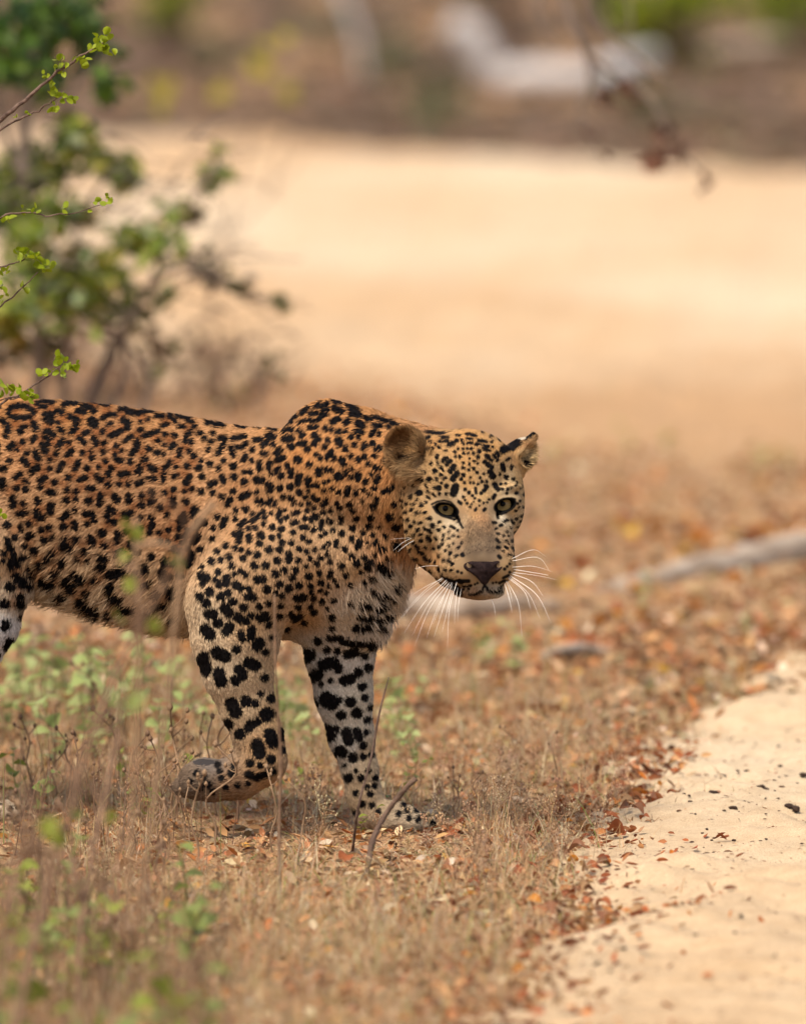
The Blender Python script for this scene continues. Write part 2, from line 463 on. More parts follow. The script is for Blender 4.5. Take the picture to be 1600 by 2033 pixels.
# airy grass seed heads
seeds = MB()
def panicle(base, h, lean_a, lean):
    top = base + np.array([math.cos(lean_a) * lean * h, math.sin(lean_a) * lean * h, h])
    midp = base * .5 + top * .5 + np.array([0, 0, h * .08])
    col = palette(1, [(240, 196, 150, 3), (222, 172, 128, 2), (250, 216, 172, 2)])[0]
    V, Fc = tube([base, midp, top], .00045, .0003, 3); seeds.add(V, Fc, col)
    for q in range(random.randint(12, 24)):
        t = random.uniform(.42, 1.02); c = base * (1 - t) ** 2 + midp * 2 * t * (1 - t) + top * t * t
        r = h * .16 * (1.15 - t) + .004
        e = c + np.array([random.gauss(0, r), random.gauss(0, r), random.gauss(.01, r * .6)])
        V, Fc = tube([c, e], .00022, .0002, 3); seeds.add(V, Fc, col)
        s = random.uniform(.0009, .0016)
        sv = [e + np.array(o) * s for o in ((1, 0, 0), (-1, 0, 0), (0, 1, 0), (0, -1, 0), (0, 0, 1.7), (0, 0, -1.7))]
        seeds.add(sv, [(0, 2, 4), (2, 1, 4), (1, 3, 4), (3, 0, 4), (2, 0, 5), (1, 2, 5), (3, 1, 5), (0, 3, 5)], col * random.uniform(.8, 1.25))
for (px0, px1, py0, py1, cnt) in ((800, 1260, 1500, 1680, 60), (1000, 1330, 1420, 1560, 34), (560, 860, 1600, 1720, 26), (180, 560, 1590, 1760, 26), (900, 1200, 1640, 1800, 30), (700, 1000, 1700, 1850, 25)):
    for _ in range(cnt):
        b = ground_at(random.uniform(px0, px1), random.uniform(py0, py1))
        if b[0] > edge_x(np.array(b[1])) + .03: continue
        b[2] = hgt(b[0], b[1])
        xx = 800 + b[0] / b[1] * F
        panicle(b, random.uniform(.02, .035) if (670 < xx < 900 or 330 < xx < 580) and b[1] < 14.1 else random.uniform(.035, .105), random.uniform(0, 6.28), random.uniform(0, .5))
sh = link("grass_seed_heads", seeds.mesh("grass_seed_heads", grass_m)); sh["kind"] = "stuff"
tag(sh, "airy straw seed heads of fine grass standing at the track edge", "grass")

# fine upright dry stems crowding the foreground, lower left
def thin(x, y): return x < -0.34 + .10 * rng.normal(0, 1, len(x)) + .04 * (13 - y)
p4 = spread(1000, 10.7, 13.1, 1.25, xr=thin); n = len(p4)
p5 = spread(330, 13.3, 15.5, 1.25, xr=lambda x, y: x < -.33 + .08 * rng.normal(0, 1, len(x)))
pos = np.vstack([p4, p5]); n = len(pos)
V, Fc, C = blades(pos, rng.uniform(.04, .16, n), rng.uniform(.001, .0022, n), np.clip(rng.normal(.12, .14, n), 0, .7), palette(n, [(190, 150, 114, 4), (160, 120, 90, 3), (212, 174, 132, 3), (128, 94, 72, 2), (160, 156, 96, 1.2)]))
ds = link("dry_stems", mesh_from("dry_stems", V, Fc, grass_m, False, C)); ds["kind"] = "stuff"
tag(ds, "upright thin dry stems crowding the blurred foreground at the lower left", "dry stems")

# grit, crumbs and straw bits strewn over the sand
n = 9000
y = 10.8 + 9 * rng.random(n) ** 1.3; x = edge_x(y) + np.abs(rng.normal(0, .45, n)) + .02
ok = (x < .0457 * y * 1.5) & (lnoise(x * 1.0, y, .5, 31) > rng.normal(-.1, .5, n)); x, y = x[ok], y[ok]; n = len(x)
pos = np.stack([x, y, top_z(x, y) + .002], 1)
R = rotz(rng.uniform(0, 6.28, n)) @ rotx(rng.normal(0, .5, n))
V, Fc, C = scatter(LEAF_V * np.array([1, .8, 1.5]), LEAF_T, pos, R, np.clip(rng.lognormal(-5.3, .5, n), .002, .016), palette(n, [(140, 96, 68, 4), (176, 126, 90, 3), (76, 52, 40, 4), (214, 170, 124, 2), (168, 90, 54, 1)]))
gt = link("sand_debris", mesh_from("sand_debris", V, Fc, litter_m, False, C)); gt["kind"] = "stuff"
tag(gt, "tiny crumbs, straw bits and grit strewn over the sand track", "debris")
# ================================================================== PLANTS
stalk_m = noise_mat("dry_stalk_brown", srgb(136, 104, 80, K), srgb(176, 140, 108, K), 60, 0.85, bump=0.4, bscale=300)
stalk_pale = noise_mat("dry_stalk_pale", srgb(168, 132, 98, K), srgb(196, 160, 122, K), 60, 0.85, bump=0.4, bscale=300)
bark_grey = noise_mat("grey_bark", srgb(128, 110, 96, K), srgb(176, 156, 138, K), 14, 0.9, bump=0.7, bscale=60, stretch=(1, 1, .3))
bark_brown = noise_mat("brown_bark", srgb(92, 70, 56, K), srgb(136, 108, 88, K), 20, 0.9, bump=0.7, bscale=90)
twig_m = noise_mat("twig_bark", srgb(96, 72, 58, K), srgb(150, 122, 104, K), 120, 0.8, bump=0.5, bscale=500)
bleached = noise_mat("bleached_wood", srgb(206, 194, 184, K), srgb(244, 236, 228, K), 5, 0.85, c3=srgb(180, 164, 152, K), bump=0.8, bscale=40, stretch=(.4, 1, 1))
pale_branch = noise_mat("pale_grey_branch", srgb(168, 144, 120, K), srgb(220, 200, 176, K), 9, 0.9, c3=srgb(140, 114, 92, K), bump=1.0, bscale=60)
fresh_leaf = leaf_mat("fresh_leaf", srgb(150, 170, 20, K), srgb(190, 204, 40, K), 0.5, 0.25, 0.42)
weed_leaf = leaf_mat("weed_leaf", srgb(182, 200, 104, K), srgb(212, 222, 146, K), 0.55, 0.3, 0.4)
weed_leaf2 = leaf_mat("weed_leaf_yellow_green", srgb(150, 164, 52, K), srgb(184, 190, 84, K), 0.55, 0.25, 0.4)
weed_leaf3 = leaf_mat("weed_leaf_dull", srgb(146, 164, 78, K), srgb(176, 186, 104, K), 0.55, 0.25, 0.4)
dark_leaf = attr_mat("shrub_leaf", 0.5, 0.3, 0.35)
dead_leaf_mats = [leaf_mat("dead_leaf_" + nm, srgb(*a, K), srgb(*b, K), 0.7, 0.2, 0.2, 60) for nm, a, b in
                  (("rust", (156, 82, 46), (188, 108, 62)), ("tan", (186, 140, 92), (214, 170, 122)), ("orange", (206, 118, 30), (228, 148, 48)), ("brown", (132, 86, 60), (166, 112, 78)), ("pale", (206, 182, 150), (226, 206, 178)), ("yellow", (226, 168, 40), (236, 186, 70)))]

def leaf_mesh(name, mat, w=.3, cup=.1, fold=.12, tipd=.1, nseg=5, notch=0.0):
    """one leaf blade of length 1 along +x with folded midrib and drooping tip"""
    V = []; Fc = []
    for i in range(nseg + 1):
        t = i / nseg
        hw = w * (math.sin(math.pi * min(1, t * .96 + .03)) ** .75) * (1.15 - .35 * t)
        if i == nseg: hw = 0.01
        z = -tipd * t * t + cup * math.sin(math.pi * t)
        V += [(t, hw, z + fold * hw / w), (t, 0, z), (t, -hw, z + fold * hw / w)]
    for i in range(nseg):
        a = 3 * i
        Fc += [(a, a + 1, a + 4, a + 3), (a + 1, a + 2, a + 5, a + 4)]
    me = mesh_from(name, V, Fc, mat, True)
    return me
def round_leaf_mesh(name, mat, fold=.10, nseg=9):
    V = [(0, 0, 0), (.5, 0, -.05)]; Fc = []
    for i in range(nseg):
        a = math.pi + (i + .5) / nseg * 2 * math.pi
        V.append((.5 + .5 * math.cos(a), .44 * math.sin(a), fold * abs(math.sin(a)) - .03 * math.cos(a)))
    for i in range(nseg - 1): Fc.append((1, 2 + i, 3 + i))
    Fc += [(0, 2, 1), (0, 1, 2 + nseg - 1)]
    return mesh_from(name, V, Fc, mat, True)

def orient(o, pos, dirv, size, roll=0.0):
    d = Vector(dirv).normalized()
    q = Vector((1, 0, 0)).rotation_difference(d)
    M = q.to_matrix().to_4x4() @ Matrix.Rotation(roll, 4, 'X')
    o.matrix_basis = Matrix.Translation(Vector(pos)) @ M @ Matrix.Scale(size, 4)

# ------------------------------------------------------------------ thorny bush at the left edge: in-focus sprigs with fresh leaves
YB = 13.74
base = np.array([-1.02, YB + .05, 0.0]); base[2] = hgt(base[0], base[1])
bush = empty("sprouting_bush", base, "thorny bush reaching in at the left edge, thin brown twigs with tiny bright lime leaves", "bush")
LF = [round_leaf_mesh("leaf", fresh_leaf, .06), round_leaf_mesh("leaf", fresh_leaf, .2), round_leaf_mesh("leaf", fresh_leaf, .32)]
def sprig(pts, r0, r1, clusters, Yoff=0.0, root=None):
    path = [at(x, y, YB + Yoff) for x, y in pts]
    stem0 = base + np.array([random.uniform(-.05, .05), random.uniform(-.05, .05), 0])
    path = [stem0, stem0 + (path[0] - stem0) * np.array([.25, .6, .62])] + path
    P = smoothpath(path, 5)
    g = np.random.default_rng(abs(int(pts[0][1])))
    P[6:-1] += g.normal(0, .0012, P[6:-1].shape)
    rr = np.concatenate([np.linspace(.008, r0, 10), np.linspace(r0, r1, len(P) - 10)])
    V, Fc = tube(P - base, r0, r1, 6, .12, rr, int(pts[0][1]))
    br = link("branch", mesh_from("branch", V, Fc, twig_m, True), bush)
    for (cx, cy, rad, n, sz) in clusters:
        for _ in range(n):
            a = random.uniform(0, 6.28); rr_ = rad * math.sqrt(random.random())
            p = at(cx + rr_ * math.cos(a), cy + rr_ * math.sin(a), YB + Yoff + random.uniform(-.012, .012)) - base
            o = link("leaf", random.choice(LF), br)
            d = Vector((random.gauss(0, .6), random.gauss(-.3, .5), random.gauss(.25, .55)))
            orient(o, p, d, sz / 1270 * random.uniform(.75, 1.15), random.uniform(-1.6, 1.6))
    return br
random.seed(5)
sprig([(-90, 330), (0, 240), (60, 190), (115, 140), (160, 110), (205, 84)], .0042, .0012,
      [(203, 85, 18, 16, 17), (212, 98, 10, 5, 18), (165, 122, 14, 8, 15), (122, 117, 10, 6, 15), (117, 142, 10, 6, 13), (100, 166, 9, 4, 13), (180, 100, 8, 4, 13), (90, 150, 8, 3, 12)])
sprig([(-90, 345), (0, 258), (48, 232), (92, 208), (118, 190)], .0024, .0008,
      [(112, 186, 14, 10, 15), (128, 196, 10, 6, 15), (104, 214, 10, 5, 15), (140, 194, 6, 3, 13), (58, 226, 6, 2, 10), (30, 236, 5, 2, 10)], .02)
sprig([(-90, 470), (0, 431), (48, 421), (90, 427), (140, 423), (200, 406)], .0020, .0007,
      [(214, 397, 7, 5, 15), (190, 400, 6, 3, 13), (128, 414, 5, 3, 14), (72, 416, 7, 4, 13), (14, 434, 9, 4, 17), (46, 414, 5, 2, 11), (176, 420, 4, 1, 10)], -.01)
sprig([(-90, 570), (0, 530), (38, 519), (52, 512)], .0018, .0008, [(40, 500, 10, 7, 18), (66, 514, 14, 12, 18), (94, 530, 11, 8, 17), (8, 542, 8, 4, 15)], .0)
sprig([(-90, 680), (0, 606), (40, 575), (75, 540)], .0018, .0008, [(97, 531, 8, 4, 15), (46, 571, 6, 3, 15), (6, 568, 7, 4, 16), (8, 592, 7, 3, 15)], .03)
sprig([(-90, 850), (0, 800), (40, 782), (84, 754), (116, 730)], .0024, .0009, [(125, 714, 13, 9, 17), (148, 731, 10, 6, 17), (124, 742, 9, 5, 16), (86, 742, 10, 6, 15), (132, 726, 10, 4, 16)], -.03)
sprig([(-90, 815), (-10, 795), (36, 790), (68, 788)], .0016, .0008, [(4, 768, 8, 5, 17), (34, 778, 11, 9, 17), (58, 783, 9, 6, 16), (64, 798, 5, 2, 18)], -.05)
sprig([(-120, 1060), (-40, 1035), (-4, 1024)], .0016, .0008, [(2, 1022, 5, 3, 17)], -.05)

# ------------------------------------------------------------------ blurred green shrub behind, left
def foliage_part(parent, org, pts_list, mat, name="foliage"):
    """pts_list: (centre xyz, radius, n, leaf size, colour list)"""
    P, S, C = [], [], []
    for c, rad, n, sz, cols in pts_list:
        q = rng.normal(0, 1, (n, 3)); q /= np.linalg.norm(q, axis=1)[:, None]; q *= (rng.random(n) ** .45)[:, None] * rad
        P.append(np.asarray(c) + q); S.append(sz * rng.uniform(.65, 1.25, n)); C.append(palette(n, cols, .22))
    P = np.vstack(P); S = np.concatenate(S); C = np.vstack(C); n = len(P)
    R = rotz(rng.uniform(0, 6.28, n)) @ rotx(rng.normal(0, .9, n)) @ roty(rng.normal(.2, .7, n))
    V, Fc, CC = scatter(LEAF_V * np.array([1, 1.5, 1.4]), LEAF_T, P - np.asarray(org), R, S, C)
    o = link(name, mesh_from(name, V, Fc, mat, False, CC), parent); o["kind"] = "stuff"
    return o
YS = 19.0
DG = [(90, 122, 42, 3), (116, 148, 48, 3), (80, 114, 66, 2), (140, 166, 100, 1)]
MG = [(142, 162, 48, 3), (176, 190, 68, 3), (114, 142, 46, 2), (178, 196, 136, 2), (212, 202, 84, 2)]
YG = [(196, 176, 60, 3), (214, 170, 60, 2), (150, 150, 60, 2)]
BR = [(140, 120, 84, 3), (120, 116, 60, 3), (160, 130, 100, 2), (90, 100, 44, 2)]
CL = [(60, 50, 75, 30, DG), (140, 30, 75, 30, DG), (190, 110, 50, 16, DG), (25, 130, 55, 16, DG), (214, 172, 26, 9, DG), (100, 150, 45, 8, DG), (-60, 80, 90, 26, DG),
      (160, 290, 52, 22, MG), (232, 335, 46, 18, MG), (140, 255, 36, 10, MG), (96, 330, 50, 16, MG), (36, 345, 60, 20, MG), (258, 345, 20, 8, MG), (24, 420, 60, 18, MG), (112, 420, 50, 14, MG),
      (56, 500, 60, 16, MG), (130, 530, 50, 14, MG), (200, 545, 58, 20, MG), (255, 478, 46, 14, MG), (316, 492, 44, 14, MG), (345, 425, 30, 8, MG), (422, 352, 28, 9, MG), (432, 300, 16, 3, MG), (378, 425, 22, 6, BR),
      (150, 610, 55, 12, MG), (60, 600, 60, 12, MG), (232, 605, 46, 14, MG), (320, 585, 26, 7, MG), (430, 552, 24, 6, BR), (478, 575, 24, 6, BR), (540, 600, 14, 2, BR), (400, 520, 40, 5, BR), (20, 690, 50, 8, BR), (-70, 400, 90, 22, MG), (-70, 600, 80, 18, MG),
      (166, 432, 16, 4, YG), (158, 600, 26, 6, YG), (18, 625, 24, 6, YG), (150, 495, 14, 3, YG), (26, 655, 20, 4, YG), (100, 690, 40, 6, BR), (300, 640, 40, 4, BR), (540, 715, 30, 3, BR), (330, 700, 40, 5, BR)]
sb = at(70, 700, YS); sb[2] = hgt(sb[0], sb[1])
shrub = empty("leafy_shrub", sb, "blurred dark green leafy shrub with grey stems behind the leopard's back, left", "shrub")
lst = []
for px, py, r, n, cols in CL:
    c = at(px, py, YS + rng.normal(0, .10))
    lst.append((c, r / F * YS * 1.05, int(n * (7.5 if px < 130 else 5.2 if px < 300 else 3.6)), .034, cols))
foliage_part(shrub, sb, lst, dark_leaf)
def stem_px(pts, r0, r1, Y, parent, org, mat, name="stem", sides=7, seed=1):
    P = smoothpath([at(x, y, Y + (q[0] if q else 0)) for (x, y, *q) in pts], 5)
    V, Fc = tube(P - org, r0, r1, sides, .08, None, seed)
    return link(name, mesh_from(name, V, Fc, mat, True), parent)
for pts, r0, r1 in (([(70, 1126), (75, 700), (60, 480), (48, 260), (90, 60), (120, -60)], .016, .010), ([(90, 1126), (130, 700), (85, 500), (20, 300), (-20, 100)], .012, .006),
                    ([(60, 1126), (250, 720), (150, 620), (60, 560)], .009, .005), ([(90, 1126), (180, 780), (300, 560), (345, 450), (420, 340), (435, 280)], .010, .003),
                    ([(80, 1126), (230, 700), (330, 540), (420, 550), (500, 580), (560, 620)], .008, .0025), ([(85, 1126), (300, 760), (130, 640), (20, 610)], .008, .003),
                    ([(330, 540), (430, 510), (600, 515)], .003, .0015), ([(430, 550), (540, 590), (610, 600)], .003, .0012), ([(100, 600), (180, 400), (230, 330)], .006, .003), ([(90, 330), (160, 150), (210, 120)], .006, .003)):
    stem_px(pts, r0, r1, YS + .02, shrub, sb, bark_grey, "stem", 6, int(pts[0][0]))

tw = MB()
for q in range(150):
    c = random.choice(CL[7:40]); x0, y0 = c[0] + random.gauss(0, 40), c[1] + random.gauss(0, 40)
    a = random.uniform(-.9, .9); L_ = random.uniform(50, 150)
    V, Fc = tube(smoothpath([at(x0 - L_ * .5, y0 + L_ * .5 * math.sin(a) + 20, YS + random.gauss(0, .1)), at(x0, y0, YS + random.gauss(0, .1)), at(x0 + L_ * .5, y0 - L_ * .5 * math.sin(a) + 10, YS + random.gauss(0, .1))], 3) - sb, .0028, .001, 4)
    tw.add(V, Fc)
o_ = link("twigs", tw.mesh("twigs", bark_grey), shrub); o_["kind"] = "stuff"

# bare low twigs on the clearing's near edge
sb2 = at(330, 760, 24.5); sb2[2] = 0
sp = empty("bare_shrub", sb2, "bare brown twiggy shrub at the near edge of the sandy clearing", "shrub")
for k in range(26):
    x0 = 150 + 430 * random.random(); x1 = x0 + random.uniform(-130, 130)
    g0 = ground_at(x0, 800 + random.uniform(-20, 20)); Yk = g0[1]
    P = smoothpath([np.array([*g0[:2], 0]), at((x0 + x1) / 2 + random.uniform(-30, 30), random.uniform(690, 760), Yk), at(x1, random.uniform(620, 720), Yk)], 4)
    V, Fc = tube(P - sb2, .007, .002, 5, .1, None, k)
    link("twig", mesh_from("twig", V, Fc, bark_brown, True), sp)

for k in range(2):
    lst = []
    for q in range(26):
        g0 = ground_at(random.uniform(-80, 460), random.uniform(770, 830)); hh = random.uniform(.02, .26)
        lst.append((np.array([g0[0], g0[1], hh]), .12, 22, .035, [(150, 112, 84, 4), (120, 92, 70, 3), (176, 136, 104, 2), (110, 104, 60, 1.5)] if k else [(132, 98, 74, 4), (104, 78, 60, 3), (128, 120, 72, 1)]))
foliage_part(sp, sb2, lst, dark_leaf)

# sapling in the clearing: thin bare stem with a few yellow leaves
YP = 27.5
pb = at(430, 690, YP); pb[2] = hgt(pb[0], pb[1])
sap = empty("sapling", pb, "thin bare sapling leaning over the sand with a few yellow leaves", "sapling")
for pts in ([(420, 665), (450, 490), (535, 380), (610, 290), (640, 180)], [(440, 510), (480, 330), (520, 180), (550, 80)], [(450, 490), (400, 340), (330, 190)], [(535, 380), (570, 260), (590, 170)]):
    stem_px(pts, .004, .0015, YP, sap, pb, twig_m, "stem", 5)
ylf = leaf_mesh("leaf", leaf_mat("yellow_leaf", srgb(176, 164, 40, K), srgb(206, 186, 60, K)), .42)
for (x, y, s) in ((552, 86, 40), (500, 130, 44), (316, 168, 34), (310, 208, 40), (430, 180, 40), (588, 172, 44), (770, 130, 40), (512, 120, 30)):
    if x > 700: continue
    for _ in range(2):
        o = link("leaf", ylf, sap)
        orient(o, at(x + random.uniform(-8, 8), y + random.uniform(-8, 8), YP) - pb, (random.gauss(0, 1), -.4, random.gauss(-.3, .4)), s / F * YP, random.uniform(1.0, 2.1))

# ------------------------------------------------------------------ hanging dead branch, top right, on a tree outside the frame
YH = 19.6
tb = np.array([2.45, 20.6, 0.0]); tb[2] = hgt(tb[0], tb[1])
tree = empty("bare_branched_tree", tb, "grey dead branch hanging in from the top right with dark brown withered leaves", "tree")
V, Fc = tube(smoothpath([(0, 0, -.05), (.05, 0, 1), (-.05, .05, 2.2), (.1, 0, 3.6), (.0, .1, 5)], 5), .11, .05, 10, .06)
link("trunk", mesh_from("trunk", V, Fc, bark_grey, True), tree)
J = at(1330, -330, YH)
V, Fc = tube(smoothpath([np.array([-.04, .04, 2.1]), (J - tb) * .5 + np.array([-.02, .02, 1.35]), J - tb], 6), .035, .016, 8, .08)
link("limb", mesh_from("limb", V, Fc, bark_grey, True), tree)
for pts, r0, r1 in (([(1330, -330), (1140, -60), (1130, 30), (1160, 95), (1172, 160), (1150, 225), (1190, 300)], .013, .003), ([(1330, -330), (1180, -50), (1200, 60), (1290, 130), (1330, 160)], .010, .003),
                    ([(1165, 110), (1240, 160), (1290, 195), (1320, 250), (1350, 300), (1420, 372)], .007, .002), ([(1330, -330), (1090, -40), (1075, 40), (1105, 90)], .009, .003), ([(1160, 95), (1185, 150), (1200, 190)], .005, .002),
                    ([(1150, 225), (1180, 260), (1187, 330)], .003, .0015), ([(1240, -200), (1245, -40), (1255, 60)], .008, .003)):
    stem_px(pts, r0, r1, YH, tree, tb, bark_grey, "branch", 6, int(pts[-1][0]))
dlf = [leaf_mesh("dead_leaf", leaf_mat("withered_leaf", srgb(84, 54, 42, K), srgb(126, 86, 66, K), .7, .15, .15), .3, .25, .35, .4), leaf_mesh("dead_leaf", leaf_mat("withered_leaf_red", srgb(112, 72, 52, K), srgb(150, 104, 78, K), .7, .15, .15), .34, .15, .2, .3)]
for (x, y, s, n) in ((1296, 318, 50, 5), (1326, 302, 40, 3), (1312, 270, 38, 2), (1345, 320, 30, 2), (1190, 190, 34, 3), (1235, 185, 32, 3), (1182, 270, 28, 2), (1187, 325, 26, 1), (1408, 362, 34, 2), (1395, 382, 22, 1), (1205, 215, 28, 2), (1255, 200, 28, 2)):
    for _ in range(n):
        o = link("dead_leaf", random.choice(dlf), tree)
        orient(o, at(x + random.uniform(-12, 12), y - 20 + random.uniform(-12, 12), YH + random.uniform(-.02, .02)) - tb, (random.gauss(0, .4), random.gauss(0, .3), -1), s / F * YH, random.uniform(0, 6.3))
foliage_part(tree, tb, [(tb + np.array([random.gauss(0, .8), random.gauss(0, .8), 5 + random.gauss(0, .5)]), .7, 120, .07, BR) for _ in range(7)], dark_leaf, "crown")

# ------------------------------------------------------------------ logs
def log(name, pts, r, label, mat, Y=None, sides=12, seed=0, cat="log", radii=None, knots=0):
    W = [at(x, y, Yq) for x, y, Yq in pts]
    org = W[0].copy(); org[2] = 0
    P = smoothpath(W, 6)
    rr = np.interp(np.linspace(0, 1, len(P)), np.linspace(0, 1, len(r)), r)
    V, Fc = tube(P - org, 0, 0, sides, .17, rr * (1 + .10 * np.sin(np.arange(len(P)) * 2.3 + seed)), seed)
    o = link(name, mesh_from(name, V, Fc, mat, True), None, org)
    return tag(o, label, cat)
log("fallen_log", [(890, 50, 53), (935, 80, 53), (985, 150, 53), (1060, 150, 53), (1180, 150, 53), (1250, 125, 53.4), (1300, 108, 53.6)], [.10, .11, .085, .085, .08, .07, .05], "bleached white fallen log with a thick upturned end beyond the clearing", bleached, seed=3)
log("fallen_log", [(1390, 110, 58), (1450, 95, 58), (1560, 80, 58)], [.05, .06, .03], "pale grey log half hidden under bright green bushes, top right", pale_branch, seed=4)
log("dead_sapling", [(655, -60, 50), (690, 10, 50), (716, 90, 50), (722, 150, 50)], [.03, .026, .022, .018], "slim pale dead stem leaning beyond the clearing, top middle", bleached, seed=5, cat="dead tree")
log("fallen_branch", [(1165, 1196, 18.3), (1240, 1180, 18.4), (1330, 1150, 18.6), (1450, 1126, 18.9), (1540, 1104, 19.1), (1700, 1075, 19.4)], [.026, .030, .033, .036, .042, .044], "long grey fallen branch lying on the leafy verge to the right of the face", pale_branch, seed=6, cat="branch")
log("fallen_branch", [(640, 1215, 17.6), (800, 1205, 17.8), (930, 1210, 17.8), (1030, 1200, 17.9), (1110, 1205, 17.9)], [.024, .028, .026, .022, .014], "low grey fallen branch lying behind the leopard's chin whiskers", pale_branch, seed=7, cat="branch")
log("bark_piece", [(1075, 1304, 16.75), (1120, 1292, 16.8), (1170, 1288, 16.9), (1215, 1296, 16.9)], [.006, .012, .010, .004], "short pale piece of bark on the litter near the track's far bend", pale_branch, seed=8, cat="bark")
log("rotten_stick", [(845, 1572, 14.55), (880, 1563, 14.57), (925, 1558, 14.6)], [.006, .010, .006], "short dark rotten stick lying just behind the planted forepaw", bark_brown, seed=9, cat="stick")
log("fallen_stick", [(300, 1812, 12.93), (390, 1838, 12.86), (480, 1862, 12.77), (580, 1884, 12.68)], [.004, .004, .0035, .002], "thin dark stick lying in the grass below the leopard, left", bark_brown, seed=10, cat="stick")
log("pale_stick", [(310, 1596, 14.38), (360, 1605, 14.36), (410, 1622, 14.24), (465, 1634, 14.17)], [.006, .007, .006, .003], "pale weathered stick on the ground under the lifted paw", bleached, seed=11, cat="stick")
log("fallen_twig", [(640, 1790, 13.08), (690, 1772, 13.2), (718, 1752, 13.28), (735, 1700, 13.5)], [.002, .003, .003, .002], "dark bent twig in the grass below the planted forepaw", bark_brown, seed=12, cat="twig")
log("fallen_twig", [(1135, 1668, 13.83), (1180, 1660, 13.86), (1225, 1674, 13.8), (1250, 1680, 13.76)], [.0016, .002, .0016, .001], "thin dark twig among red leaves at the track edge", bark_brown, seed=13, cat="twig")
log("standing_stick", [(726, 1745, 13.3), (740, 1670, 13.35), (765, 1618, 13.4), (800, 1572, 13.4), (826, 1546, 13.4)], [.004, .0045, .004, .004, .0042], "dark broken stick poking up diagonally in front of the planted forepaw", bark_brown, seed=14, cat="stick")
log("standing_twig", [(700, 1690, 13.55), (712, 1600, 13.5), (738, 1500, 13.5), (752, 1420, 13.5), (772, 1345, 13.5)], [.0022, .002, .0018, .0016, .001], "thin dry twig rising across the shin of the planted foreleg", twig_m, seed=15, cat="twig")

# ------------------------------------------------------------------ tall dry stems in the foreground
def stalk(name, pts, r0, r1, mat, label, group=None, heads=(), leaves=(), cat="weed"):
    W = [at(x, y, Y) for x, y, Y in pts]; org = W[0].copy()
    t = empty(name, org, label, cat, group)
    V, Fc = tube(smoothpath(W, 6) - org, r0, r1, 6, .12, None, int(pts[0][0]))
    link("stem", mesh_from("stem", V, Fc, mat, True), t)
    return t, org
stalk("dry_stalk", [(556, 1790, 13.1), (554, 1650, 13.12), (557, 1500, 13.12), (547, 1330, 13.1), (545, 1180, 13.1)], .0030, .0014, stalk_m, "tall thin brown stalk standing upright between the two forelegs", cat="stalk")
t, org = stalk("bent_stalk", [(250, 1900, 11.7), (268, 1500, 11.7), (276, 1260, 11.7), (270, 1120, 11.7), (270, 1030, 11.7)], .004, .003, stalk_pale, "pale blurred upright stalk with yellow green leaves in front of the belly", cat="stalk")
V, Fc = tube(smoothpath([at(272, 1085, 11.7), at(310, 1078, 11.7), at(350, 1090, 11.7)], 5) - org, .005, .003, 6); link("stem", mesh_from("stem", V, Fc, stalk_pale, True), t)
WL = [leaf_mesh("leaf", weed_leaf, .42), leaf_mesh("leaf", weed_leaf, .36, .0, .2, .3), leaf_mesh("leaf", weed_leaf, .5, .12, .1, .2)]
WL2 = [leaf_mesh("leaf", weed_leaf2, .42), leaf_mesh("leaf", weed_leaf2, .5, .12, .1, .2)]
WL3 = [leaf_mesh("leaf", weed_leaf3, .42), leaf_mesh("leaf", weed_leaf3, .5, .12, .1, .2)]
for x, y in ((263, 1072), (237, 1112), (245, 1156), (247, 1232), (262, 1050)):
    o = link("leaf", random.choice(WL2), t); orient(o, at(x, y, 11.7) - org, (random.gauss(0, 1), -.5, random.gauss(.2, .4)), .022, random.uniform(.8, 2.2))
stalk("bent_stalk", [(262, 1900, 11.8), (318, 1500, 11.8), (350, 1210, 11.8), (362, 1110, 11.8), (384, 1050, 11.8), (426, 998, 11.8)], .0036, .0042, stalk_pale, "pale blurred stalk curving over to the right in front of the flank", cat="stalk")
# brambly brown stems, lower left
for i, (pts, lab) in enumerate((([(20, 2120, 11.0), (60, 1900, 11.05), (120, 1680, 11.1), (196, 1420, 11.15), (262, 1270, 11.2), (330, 1150, 11.2)], "thick blurred brown bramble stem slanting up from the lower left corner"),
                                ([(150, 2100, 11.6), (165, 1800, 11.7), (205, 1600, 11.8), (236, 1450, 11.9)], "blurred brown weed stem crossing the bramble near the left hind paw"),
                                ([(-20, 2050, 10.9), (20, 1850, 10.95), (34, 1700, 11.0)], "blurred brown weed stem closest to the lower left edge"))):
    t, org = stalk("bramble", pts, (.0072, .004, .005)[i], .003, stalk_m, lab, cat="bramble")
    for k in range(7):
        q = pts[random.randint(1, len(pts) - 1)]
        x0, y0 = q[0] + random.uniform(-20, 20), q[1] + random.uniform(-60, 60)
        V, Fc = tube(smoothpath([at(q[0], q[1], q[2]), at(x0 + random.uniform(-40, 40), y0 - 60, q[2]), at(x0 + random.uniform(-70, 70), y0 - 130, q[2] + random.uniform(-.1, .1))], 4) - org, .0032, .0014, 5)
        link("twig", mesh_from("twig", V, Fc, stalk_m, True), t)
    for k in range(6):
        q = pts[random.randint(0, len(pts) - 1)]
        o = link("leaf", random.choice(WL2 + WL3), t); orient(o, at(q[0] + random.uniform(-70, 70), q[1] + random.uniform(-90, 60), q[2]) - org, (random.gauss(0, 1), -.5, random.gauss(.2, .4)), random.uniform(.022, .034), random.uniform(.6, 2.4))

